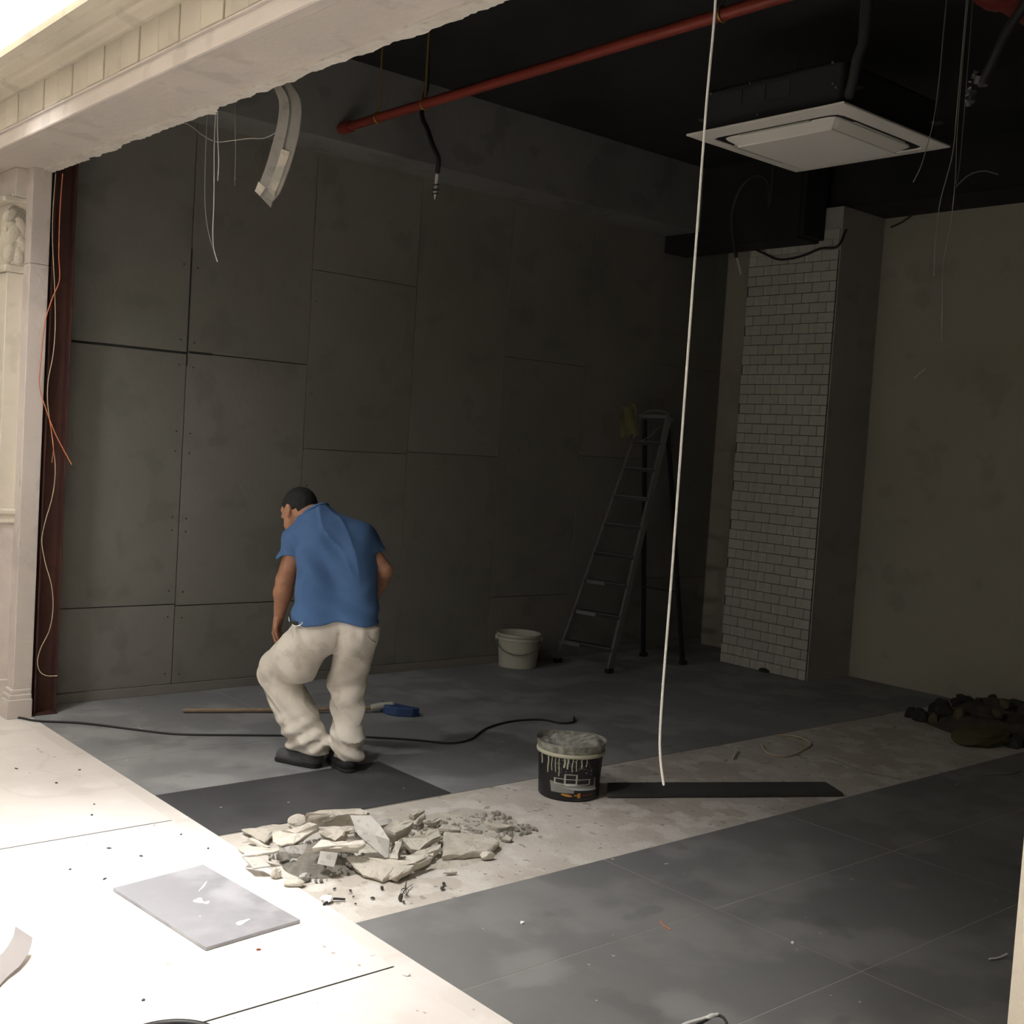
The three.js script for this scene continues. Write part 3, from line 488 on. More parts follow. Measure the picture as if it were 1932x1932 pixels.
// ---------------------------------------------------------------- stepladder
{
  const o = thing('stepladder', 'dark metal stepladder standing open near the far left corner', 'ladder', [0, 0, 0]);
  const al = std({ color: lin(0.20, 0.20, 0.195), roughness: 0.45, metalness: 0.4 }), st = std({ color: lin(0.05, 0.05, 0.05), roughness: 0.5, metalness: 0.3 }), dark = std({ color: lin(0.012, 0.012, 0.012), roughness: 0.7 });
  const bl = [-0.045, 0.0, -3.975], br = [0.425, 0.0, -4.065], tl = [0.12, 1.93, -4.57], tr = [0.345, 1.93, -4.615];
  const at = (a, b, t) => a.map((x, i) => mix(x, b[i], t));
  part('rail', bar(at(bl, tl, 0.012), tl, 0.022, 0.055), al, o); part('rail', bar(at(br, tr, 0.012), tr, 0.022, 0.055), al, o);
  const rl = [0.03, 0.0, -4.86], rrr = [0.42, 0.0, -4.90];
  part('rear_leg', bar(at(rl, tl, 0.01), at(tl, tr, 0.06), 0.02, 0.04), dark, o); part('rear_leg', bar(at(rrr, tr, 0.01), at(tl, tr, 0.94), 0.02, 0.04), dark, o);
  part('rear_brace', bar(at(rl, tl, 0.3), at(rrr, tr, 0.3), 0.012, 0.03), dark, o);
  for (const y of [0.165, 0.405, 0.64, 0.855, 1.08, 1.30, 1.52, 1.73]) {
    const t = y / 1.93, a = at(bl, tl, t), b = at(br, tr, t), A = V(...a), B = V(...b), L = A.distanceTo(B);
    const g = new RoundedBoxGeometry(L, 0.028, 0.085, 1, 0.003).rotateY(-Math.atan2(B.z - A.z, B.x - A.x)).translate((a[0] + b[0]) / 2, y, (a[2] + b[2]) / 2 - 0.01);
    const s = part('step', uvm(g), st, o), yaw = -Math.atan2(B.z - A.z, B.x - A.x);
    part('step_nosing', uvm(new RoundedBoxGeometry(L - 0.02, 0.006, 0.006, 1, 0.002).rotateY(yaw).translate((a[0] + b[0]) / 2 + 0.033 * Math.sin(yaw), y + 0.014, (a[2] + b[2]) / 2 - 0.01 + 0.043)), al, s);
    if (y < 0.7) { const f = y < 0.2 ? 0.16 : 0.3; part('tread_plate', uvm(new RoundedBoxGeometry(L * 0.42, 0.024, 0.004, 1, 0.001).rotateY(yaw).translate(mix(a[0], b[0], f), y - 0.002, mix(a[2], b[2], f) + 0.036)), y < 0.5 && y > 0.3 ? std({ color: lin(0.2, 0.21, 0.2), roughness: 0.6 }) : al, s, 'lighter worn tread plate'); }
  }
  part('top_cap', uvm(bar(at(tl, tr, -0.06), at(tl, tr, 1.06), 0.03, 0.11, 0.006)), al, o);
  part('hand_hoop', tube([at(tl, tr, 0), [0.125, 1.965, -4.575], [0.18, 1.985, -4.585], [0.28, 1.985, -4.605], [0.335, 1.965, -4.612], tr], 0.008, 8, 8), al, o);
  for (const p of [bl, br, rl, rrr]) part('foot', uvm(rbox(p[0] - 0.02, p[0] + 0.02, 0, 0.035, p[2] - 0.035, p[2] + 0.03, 0.006)), dark, o);
  // cloth and cord hung on the ladder top
  const rag = new THREE.PlaneGeometry(0.16, 0.24, 12, 16), p = rag.attributes.position;
  for (let i = 0; i < p.count; i++) { const x = p.getX(i), y = p.getY(i); p.setXYZ(i, x * (0.8 - y * 1.2) - 0.10 - 0.22 * (y + 0.12) * (y + 0.12), y + 0.02 * Math.sin(x * 40), 0.05 + 0.015 * Math.sin(x * 60 + y * 20) + 0.012 * Math.cos(y * 35)); }
  rag.computeVertexNormals();
  const r = solo('work_rag', uvm(rag), std({ color: lin(0.15, 0.145, 0.06), roughness: 0.95 }), 'yellowish rag hanging off the top left of the stepladder', 'rag'); r.position.set(0.135, 1.895, -4.56); r.rotation.y = 0.5;
  wire('ladder_cord', 'dark cord looped between the rails under the ladder top', 'cord', [[0.10, 1.86, -4.52], [0.07, 1.80, -4.50], [0.12, 1.745, -4.47], [0.20, 1.75, -4.49], [0.27, 1.80, -4.52], [0.33, 1.87, -4.56]], 0.005, M.cableGrey);
}
// ---------------------------------------------------------------- broom, floor cable, plank, loose tile
{
  const o = thing('broom', 'long-handled broom lying on the floor behind the worker, blue head', 'broom', [0, 0, 0]);
  part('handle', tube([[0.268, 0.014, -0.772], [0.42, 0.016, -1.10], [0.58, 0.022, -1.42], [0.735, 0.03, -1.79]], 0.0125, 12, 10), std({ roughness: 0.75, map: cmap((u, v) => lerp3([0.26, 0.18, 0.115], [0.34, 0.27, 0.19], sstep(0.4, 0.65, fbm(u, v, 20, 931, 4))), 256, 0.4) }), o);
  const blue = std({ color: lin(0.035, 0.075, 0.19), roughness: 0.6 });
  const hd = new THREE.ExtrudeGeometry(new THREE.Shape([[-0.13, 0], [0.13, 0], [0.115, 0.035], [0.04, 0.085], [-0.04, 0.085], [-0.115, 0.035]].map((p) => new THREE.Vector2(...p))), { depth: 0.04, bevelEnabled: true, bevelSize: 0.006, bevelThickness: 0.006, bevelSegments: 2 });
  hd.rotateX(-Math.PI / 2).rotateY(Math.PI + 0.35).translate(0.80, 0.008, -1.90);
  part('head', uvm(hd), blue, o);
  part('socket', tube([[0.72, 0.03, -1.76], [0.745, 0.042, -1.81], [0.775, 0.046, -1.86]], 0.022, 6, 12), std({ color: lin(0.42, 0.41, 0.36), roughness: 0.6 }), o, 'pale plastic socket');
  const bg = []; for (let i = 0; i < 60; i++) { const t = i / 59, x = -0.12 + 0.24 * t, b = new THREE.ConeGeometry(0.004, 0.09, 5).rotateX(Math.PI / 2).translate(x, rr(-0.012, 0.02), 0.045 + rr(-0.006, 0.006)); bg.push(b); }
  const br = uvm(mergeGeometries(bg.map((b) => clean(b)))).rotateY(0.35).translate(0.805, 0.028, -1.92);
  part('bristles', br, std({ color: lin(0.03, 0.055, 0.13), roughness: 0.9 }), o).userData.kind = 'stuff';
}
solo('floor_cable', tube([[-0.02, 0.006, 0.115], [0.02, 0.006, 0.071], [0.128, 0.006, 0.009], [0.266, 0.007, -0.169], [0.513, 0.006, -0.362], [0.701, 0.006, -0.516], [0.867, 0.006, -0.801], [1.014, 0.006, -1.072], [1.222, 0.006, -1.414], [1.373, 0.006, -1.591], [1.52, 0.006, -1.735], [1.512, 0.006, -1.87], [1.343, 0.006, -2.142], [1.283, 0.006, -2.397], [1.34, 0.006, -2.58], [1.45, 0.006, -2.62], [1.47, 0.008, -2.70], [1.40, 0.014, -2.78]], 0.006, 10, 7), M.cableBlack, 'long black power cable snaking across the grey floor past the worker', 'cable');
solo('dark_plank', poly([[2.645, -1.812], [2.515, -1.945], [2.53, -1.985], [3.06, -2.997], [3.225, -2.905], [3.20, -2.86], [2.66, -1.825]], 0.0, 0.018, 0.002), std({ color: lin(0.055, 0.054, 0.052), roughness: 0.6, bumpMap: bumpFine, bumpScale: 0.0005 }), 'long dark board with an angled end lying on the beige screed beside the pail', 'board');
{
  const g = poly([[2.573, 0.569], [2.523, 0.205], [3.15, 0.157], [3.181, 0.514]], 0.001, 0.013, 0.0012);
  const o = solo('loose_tile', g, M.looseTile, 'loose grey tile offcut lying on the white mall floor, splashed with white', 'tile');
  const sp = std({ color: lin(0.85, 0.85, 0.86), roughness: 0.9 });
  const blob = (x, z, a, b, t) => { const pts = []; for (let i = 0; i < 14; i++) { const k = i / 14 * 6.2832, r = 1 + 0.25 * Math.sin(k * 3 + x * 30); pts.push([x + a * r * Math.cos(k) * Math.cos(t) - b * r * Math.sin(k) * Math.sin(t), z + a * r * Math.cos(k) * Math.sin(t) + b * r * Math.sin(k) * Math.cos(t)]); } return poly(pts, 0.0128, 0.0145, 0.0005); };
  part('plaster_splash', blob(2.83, 0.37, 0.022, 0.016, 0.3), sp, o); part('plaster_splash', blob(2.72, 0.30, 0.045, 0.004, 0.75), sp, o);
  part('plaster_splash', blob(3.07, 0.33, 0.03, 0.012, 1.2), sp, o); part('plaster_splash', blob(2.86, 0.355, 0.012, 0.010, 0.9), sp, o);
}
{ // curled plastic strip at the left edge
  const pts = [[3.20, 0.008, 1.24], [3.10, 0.008, 1.15], [3.029, 0.01, 1.085], [3.0, 0.014, 1.05], [2.965, 0.022, 1.02], [2.93, 0.035, 0.995], [2.91, 0.05, 0.985]], c = curve(pts), n = 28, pos = [], idx = [];
  for (let i = 0; i <= n; i++) { const p = c.getPoint(i / n), t = c.getTangent(i / n), s = V(-t.z, 0.0, t.x).normalize(); if (s.x > 0) s.negate(); for (const [u, d] of [[-0.034, 0], [0.034, 0], [0.034, 0.003], [-0.034, 0.003]]) pos.push(p.x + s.x * u * 0.75, p.y + d + 0.55 * (u + 0.034), p.z + s.z * u * 0.75); }
  for (let i = 0; i < n; i++) for (let q = 0; q < 4; q++) { const a = i * 4 + q, b = i * 4 + (q + 1) % 4; idx.push(a, b, a + 4, b, b + 4, a + 4); }
  idx.push(0, 2, 1, 0, 3, 2, n * 4, n * 4 + 1, n * 4 + 2, n * 4, n * 4 + 2, n * 4 + 3);
  const g = new THREE.BufferGeometry(); g.setAttribute('position', new THREE.Float32BufferAttribute(pos, 3)); g.setIndex(idx); const f = g.toNonIndexed(); f.computeVertexNormals();
  solo('plastic_strip', uvm(f), std({ color: lin(0.33, 0.31, 0.30), roughness: 0.6 }), 'curled whitish plastic strip on the floor at the left edge', 'strip');
}
{ // black tub whose far rim shows at the bottom edge
  const o = thing('rubber_tub', 'black rubber mixing tub on the white floor, only its far rim visible', 'tub', [3.845, 0, 0.94]);
  part('shell', lathe([[0, 0], [0.10, 0], [0.112, 0.008], [0.140, 0.095], [0.147, 0.1], [0.147, 0.106], [0.138, 0.107], [0.132, 0.1], [0.105, 0.015], [0, 0.012]], 56), std({ color: lin(0.015, 0.015, 0.016), roughness: 0.5 }), o);
  part('mortar_film', lathe([[0, 0.03], [0.1085, 0.03], [0.1325, 0.098], [0.1315, 0.099], [0.107, 0.033], [0, 0.033]], 48), std({ color: lin(0.10, 0.10, 0.10), roughness: 0.9 }), o);
}
{
  const o = thing('cable_loop', 'loop of white and black cable on the grey floor at the bottom edge', 'cable', [0, 0, 0]);
  part('white_sleeve', tube([[4.40, 0.006, -0.26], [4.392, 0.03, -0.36], [4.401, 0.032, -0.44], [4.409, 0.036, -0.47], [4.413, 0.036, -0.49]], 0.0052, 8, 8), M.wireWhite, o);
  part('white_sleeve', uvm(new THREE.SphereGeometry(0.008, 12, 8).scale(1, 0.9, 2.4).translate(4.408, 0.035, -0.467)), M.wireWhite, o);
  part('black_core', tube([[4.43, 0.006, -0.27], [4.408, 0.022, -0.36], [4.406, 0.026, -0.43], [4.414, 0.034, -0.488], [4.43, 0.034, -0.493], [4.46, 0.024, -0.48], [4.50, 0.006, -0.44]], 0.0042, 8, 8), M.cableBlack, o);
}
// wires and sticks on the floor
wire('floor_wire', 'pale wire bent into a loop on the screed towards the back', 'wire', [[2.263, 0.003, -3.649], [2.335, 0.003, -3.737], [2.476, 0.003, -3.688], [2.57, 0.003, -3.47], [2.60, 0.003, -3.36], [2.592, 0.003, -3.258], [2.52, 0.003, -3.24], [2.46, 0.003, -3.28], [2.36, 0.003, -3.38]], 0.0042, M.wireCream);
wire('floor_wire', 'short straight pale stick left of the wire loop on the screed', 'wire', [[2.486, 0.004, -2.959], [2.385, 0.006, -3.122]], 0.005, M.wireWhite);
wire('floor_wire', 'thin wire lying along the edge of the right grey tiles', 'wire', [[2.70, 0.003, -3.50], [2.806, 0.003, -3.482], [2.95, 0.003, -3.44], [3.067, 0.003, -3.442], [3.201, 0.003, -3.484]], 0.0025, M.wireGrey);
wire('floor_wire', 'thin pale wire on the grey tiles in front of the dark debris heap', 'wire', [[3.384, 0.004, -4.018], [3.43, 0.004, -4.10], [3.462, 0.004, -4.165], [3.459, 0.004, -4.294]], 0.0028, M.wireGrey);
wire('floor_wire', 'small bright wire clip on the grey tiles at the right edge', 'wire', [[4.64, 0.004, -1.66], [4.655, 0.006, -1.696], [4.665, 0.014, -1.73]], 0.004, M.wireWhite);
wire('floor_wire', 'thin brown twig on the grey tiles of the right foreground', 'twig', [[3.80, 0.003, -0.92], [3.835, 0.003, -0.90], [3.875, 0.004, -0.89]], 0.0025, M.wireOrange);
// ---------------------------------------------------------------- rubble
const rub = (a, b, s) => std({ roughness: 0.95, map: cmap((u, v) => { const n = fbm(u, v, 5, s, 5); return lerp3(lerp3(a, b, sstep(0.3, 0.7, n)), b.map((x) => x * 0.7), 0.6 * sstep(0.66, 0.74, fbm(u, v, 22, s + 5, 3))); }, 256, 0.3), bumpMap: bumpGrit, bumpScale: 0.003 });
const R = { t: rub([0.54, 0.525, 0.485], [0.48, 0.47, 0.43], 951), s: rub([0.56, 0.52, 0.45], [0.47, 0.435, 0.37], 961), c: rub([0.68, 0.64, 0.565], [0.60, 0.56, 0.485], 971), g: rub([0.36, 0.35, 0.32], [0.28, 0.27, 0.25], 981), d: rub([0.13, 0.12, 0.10], [0.20, 0.185, 0.155], 991) };
R.t.bumpScale = 0.0005;
// broken plate: top outline in space, roughened, with a thickness
function plate(name, label, top, th, mat) {
  const P = top.map((p) => V(...p)), c = P.reduce((a, p) => a.add(p), V(0, 0, 0)).divideScalar(P.length), n = V(0, 0, 0);
  for (let i = 0; i < P.length; i++) n.add(P[i].clone().sub(c).cross(P[(i + 1) % P.length].clone().sub(c)));
  n.normalize(); if (n.y < 0) n.negate();
  const smooth = name.includes('tile') || mat === 't', j = smooth ? 0.0015 : mat === 'g' ? 0.009 : 0.005, ring = [];
  for (let i = 0; i < P.length; i++) { const a = P[i], b = P[(i + 1) % P.length], k = Math.max(1, Math.round(a.distanceTo(b) / 0.03)); for (let q = 0; q < k; q++) { const v = a.clone().lerp(b, q / k); if (q) v.add(V(rr(-j, j), rr(-j, j) * 0.6, rr(-j, j))); ring.push(v); } }
  const N = ring.length, lvl = smooth ? [[1, 0], [1, 1]] : [[0.94, -0.06], [1, 0.12], [0.985, 0.55], [0.93, 1]], pos = [], tri = (a, b, d) => pos.push(...a.toArray(), ...b.toArray(), ...d.toArray());
  const rings = lvl.map(([s, d], k) => ring.map((v) => { const o = v.clone().lerp(c, 1 - s).addScaledVector(n, -d * th); if (k > 0 && !smooth) o.add(V(rr(-1, 1), rr(-0.5, 0.5), rr(-1, 1)).multiplyScalar(Math.min(0.004, th * 0.15))); o.y = Math.max(o.y, 0.0005); return o; }));
  const inner = ring.map((v) => v.clone().lerp(c, 0.5).addScaledVector(n, smooth ? 0 : mat === 'g' ? rr(-0.012, 0.008) : rr(-0.004, 0.004))), ct = c.clone(), cb = c.clone().addScaledVector(n, -th); cb.y = Math.max(cb.y, 0.0005);
  for (let i = 0; i < N; i++) {
    const q = (i + 1) % N; tri(ct, inner[i], inner[q]); tri(inner[i], rings[0][i], rings[0][q]); tri(inner[i], rings[0][q], inner[q]);
    for (let k = 0; k + 1 < rings.length; k++) { tri(rings[k][i], rings[k + 1][i], rings[k + 1][q]); tri(rings[k][i], rings[k + 1][q], rings[k][q]); }
    tri(cb, rings[rings.length - 1][q], rings[rings.length - 1][i]);
  }
  let g = new THREE.BufferGeometry(); g.setAttribute('position', new THREE.Float32BufferAttribute(pos, 3)); g.computeVertexNormals();
  if (!smooth) g = toCreasedNormals(g, 0.55);
  g.translate(-c.x, -c.y, -c.z);
  const m = solo(name, uvm(g, rnd(), rnd()), R[mat], label, name.includes('tile') ? 'tile piece' : 'rubble'); m.position.copy(c); return m;
}
function lumpGeo(r, rough = 0.22, detail = 3) {
  const g = mergeVertices(clean(new THREE.IcosahedronGeometry(1, detail)).deleteAttribute('uv').deleteAttribute('normal')), p = g.attributes.position, s = Math.floor(rr(0, 999)), cuts = [0, 1, 2, 3].map(() => V(rr(-1, 1), rr(-0.3, 1), rr(-1, 1)).normalize());
  for (let i = 0; i < p.count; i++) {
    const v = V().fromBufferAttribute(p, i); let k = 1 + rough * 2 * (fbm(v.x * 0.25 + 0.5, v.y * 0.25 + v.z * 0.3 + 0.5, 6, s, 4) - 0.5);
    for (const c of cuts) { const d = v.dot(c) * k; if (d > 0.72) k *= 0.72 / d; }
    p.setXYZ(i, v.x * k * r[0], v.y * k * r[1], v.z * k * r[2]);
  }
  g.computeVertexNormals(); return uvm(toCreasedNormals(g.toNonIndexed(), 0.5));
}
function lump(name, label, at, r, mat) { const m = solo(name, lumpGeo(r, 0.36, 4), R[mat], label, 'rubble'); m.position.set(at[0], Math.max(at[1], r[1] * 0.8), at[2]); m.rotation.y = rr(0, 6); return m; }
plate('rubble_slab','broken smooth pale tile slab leaning diagonally across the top of the rubble pile',[[2.708,0.170,-0.314],[2.746,0.170,-0.381],[2.799,0.140,-0.398],[2.878,0.110,-0.388],[2.884,0.045,-0.384],[2.874,0.040,-0.376],[2.771,0.110,-0.315]],0.012,'t');
plate('rubble_slab','thick flat rectangular screed block lying at the right front of the rubble pile',[[2.730,0.034,-0.768],[2.854,0.034,-0.912],[2.932,0.032,-0.900],[2.994,0.030,-0.788],[2.938,0.030,-0.600]],0.026,'s');
plate('rubble_slab','brightest cream slab at the left of the rubble pile, tilted towards the doorway',[[2.567,0.100,-0.056],[2.640,0.135,-0.129],[2.663,0.155,-0.157],[2.687,0.150,-0.180],[2.680,0.130,-0.191],[2.662,0.080,-0.094],[2.638,0.070,-0.055],[2.581,0.070,-0.048]],0.032,'c');
plate('rubble_slab','bone-shaped cream slab above the small square tile piece in the rubble',[[2.784,0.100,-0.103],[2.767,0.120,-0.148],[2.806,0.115,-0.189],[2.853,0.120,-0.287],[2.883,0.115,-0.277],[2.872,0.100,-0.254],[2.821,0.095,-0.177],[2.786,0.090,-0.109]],0.026,'c');
plate('rubble_slab','thin cream strip under the bone-shaped slab in the rubble pile',[[2.800,0.082,-0.195],[2.850,0.084,-0.269],[2.850,0.072,-0.266],[2.799,0.072,-0.196]],0.016,'c');
plate('rubble_slab','long thick slab along the back edge of the rubble pile',[[2.474,0.120,-0.253],[2.500,0.125,-0.364],[2.549,0.125,-0.475],[2.580,0.115,-0.495],[2.586,0.110,-0.483],[2.538,0.115,-0.356],[2.518,0.115,-0.299],[2.475,0.105,-0.265]],0.055,'s');
plate('rubble_slab','small oblong piece lying on the front face of the long back slab',[[2.502,0.090,-0.299],[2.530,0.125,-0.342],[2.560,0.120,-0.352],[2.529,0.090,-0.337]],0.015,'s');
plate('rubble_chunk','rounded screed chunk in the middle of the pile between two cream slabs',[[2.689,0.110,-0.192],[2.700,0.130,-0.206],[2.719,0.140,-0.257],[2.767,0.135,-0.256],[2.774,0.120,-0.242],[2.766,0.100,-0.215],[2.713,0.100,-0.207]],0.045,'s');
plate('rubble_chunk','small knobbly chunk tucked behind the big diagonal tile slab',[[2.749,0.125,-0.265],[2.733,0.135,-0.293],[2.760,0.135,-0.302],[2.765,0.120,-0.303],[2.744,0.110,-0.287]],0.04,'s');
plate('rubble_tile_piece','small square pale tile piece standing on the dark sand of the rubble pile',[[2.818,0.095,-0.118],[2.869,0.095,-0.162],[2.867,0.045,-0.150],[2.818,0.050,-0.107]],0.008,'t');
plate('rubble_slab','large flat broken slab at the front of the pile with one long straight thick edge',[[2.803,0.050,-0.244],[2.941,0.050,-0.392],[3.001,0.050,-0.425],[2.970,0.055,-0.510],[2.976,0.050,-0.521],[3.029,0.030,-0.321],[2.986,0.016,-0.314],[2.997,0.012,-0.281],[2.913,0.014,-0.249]],0.03,'s');
plate('rubble_tile_piece','white pointed tile shard at the left tip of the rubble pile',[[2.610,0.050,0.092],[2.672,0.050,0.046],[2.738,0.045,0.042],[2.704,0.035,0.095]],0.006,'t');
plate('rubble_slab','folded-looking pale shard behind the white pointed tile shard',[[2.582,0.050,0.063],[2.565,0.060,-0.005],[2.594,0.060,-0.010],[2.650,0.070,-0.041],[2.654,0.065,-0.040],[2.607,0.050,0.090]],0.01,'c');
plate('rubble_slab','wide flat plate at the back left of the rubble pile, lying on the floor',[[2.253,0.018,-0.092],[2.262,0.018,-0.232],[2.290,0.020,-0.301],[2.357,0.022,-0.270],[2.392,0.024,-0.159],[2.444,0.024,-0.094]],0.013,'s');
plate('rubble_shard','narrow pale splinter of screed at the left of the rubble pile',[[2.372,0.022,-0.056],[2.371,0.022,-0.075],[2.520,0.030,-0.077],[2.520,0.030,-0.059]],0.012,'c');
plate('rubble_shard','thin flat pale flake on the floor left of the rubble pile',[[2.429,0.012,0.014],[2.423,0.015,-0.033],[2.495,0.020,-0.073],[2.493,0.012,0.014]],0.008,'c');
plate('rubble_slab','wedge-shaped slab with a dark hollow front at the right of the diagonal tile slab',[[2.764,0.115,-0.436],[2.744,0.130,-0.492],[2.772,0.120,-0.582],[2.789,0.110,-0.550],[2.807,0.100,-0.463]],0.05,'s');
plate('rubble_slab','curved broken slab left of the rectangular screed block',[[2.798,0.070,-0.507],[2.826,0.080,-0.574],[2.794,0.090,-0.638],[2.808,0.080,-0.682],[2.853,0.070,-0.661],[2.855,0.065,-0.615],[2.888,0.050,-0.531],[2.862,0.050,-0.506]],0.03,'s');
plate('rubble_slab','angular pale slab wedged between the curved slab and the large front slab',[[2.919,0.050,-0.442],[2.905,0.055,-0.534],[2.877,0.050,-0.644],[2.942,0.036,-0.556],[2.937,0.040,-0.536],[2.994,0.045,-0.439]],0.03,'c');
plate('rubble_shard','upright narrow wedge at the lower tip of the diagonal tile slab',[[2.829,0.070,-0.485],[2.921,0.045,-0.402],[2.908,0.050,-0.369],[2.822,0.075,-0.462]],0.02,'c');
plate('rubble_chunk','dark-edged chunk at the top right of the rubble pile',[[2.590,0.085,-0.690],[2.595,0.095,-0.758],[2.607,0.090,-0.756],[2.613,0.080,-0.695]],0.03,'s');
plate('rubble_shard','short stick-like fragment under the dark-edged chunk at the top right',[[2.611,0.060,-0.707],[2.604,0.080,-0.757],[2.617,0.076,-0.750],[2.626,0.056,-0.705]],0.022,'s');
plate('rubble_chunk','grey four-sided chunk beside the upper corner of the diagonal tile slab',[[2.683,0.115,-0.456],[2.704,0.130,-0.492],[2.711,0.120,-0.516],[2.686,0.100,-0.491]],0.03,'g');
plate('rubble_slab','thin flat slab behind the rectangular screed block',[[2.714,0.045,-0.747],[2.761,0.042,-0.827],[2.740,0.042,-0.852],[2.674,0.046,-0.798]],0.022,'s');
plate('rubble_chunk','jagged chunk behind the thin flat slab at the right of the pile',[[2.660,0.055,-0.739],[2.648,0.066,-0.812],[2.665,0.060,-0.804],[2.663,0.050,-0.763]],0.03,'s');
plate('rubble_shard','rough sliver at the far right end of the rubble pile',[[2.750,0.030,-0.984],[2.743,0.035,-1.030],[2.807,0.025,-1.093],[2.789,0.025,-1.020]],0.02,'s');
plate('rubble_shard','flat flake at the right of the rectangular screed block',[[2.873,0.014,-0.960],[2.852,0.018,-1.003],[2.889,0.014,-1.009],[2.899,0.012,-0.987]],0.011,'s');
plate('rubble_shard','small white plaster flake on the bare floor in front of the rubble pile',[[3.051,0.012,-0.524],[3.039,0.016,-0.568],[3.067,0.010,-0.579],[3.063,0.010,-0.554]],0.008,'c');
{
  const rock = (x, y, z, r, n, k) => { const pts = []; for (let i = 0; i < n; i++) { const v = V(rr(-1, 1), rr(-1, 1), rr(-1, 1)).normalize(); pts.push(V(x + v.x * r[0] * rr(0.8, 1), y + v.y * r[1] * rr(0.8, 1), z + v.z * r[2] * rr(0.8, 1))); } return clean(new ConvexGeometry(pts)); };
  const g = [rock(0, 0.045, 0, [0.075, 0.042, 0.055], 26), rock(0.045, 0.032, -0.03, [0.04, 0.03, 0.035], 18), rock(-0.04, 0.04, 0.02, [0.04, 0.04, 0.03], 16), rock(0.02, 0.022, 0.045, [0.035, 0.022, 0.025], 16), rock(-0.01, 0.075, -0.015, [0.04, 0.015, 0.03], 14)];
  const m = solo('rubble_concrete_lump', uvm(mergeGeometries(g.map((q) => { q.deleteAttribute('uv'); return q; }))), R.g, 'grey gritty concrete lump at the left front of the rubble pile', 'rubble'); m.position.set(2.655, 0, -0.115); m.rotation.y = 0.7;
}
lump('rubble_chunk','round white knob beside the grey concrete lump',[2.750,0.020,0.028],[0.022,0.022,0.02],'c');
lump('rubble_chunk','pale crumbly lump at the front corner of the rectangular screed block',[3.000,0.016,-0.784],[0.03,0.02,0.018],'c');
lump('rubble_chunk','long crumbly lump at the very front of the rubble pile',[2.849,0.012,0.004],[0.04,0.015,0.025],'s');
lump('rubble_chunk','yellowish knobbly lump at the back left of the rubble pile',[2.355,0.050,-0.296],[0.03,0.024,0.045],'s');
lump('rubble_chunk','dark grey crumb under the front of the concrete lump',[2.826,0.014,-0.049],[0.022,0.018,0.02],'g');
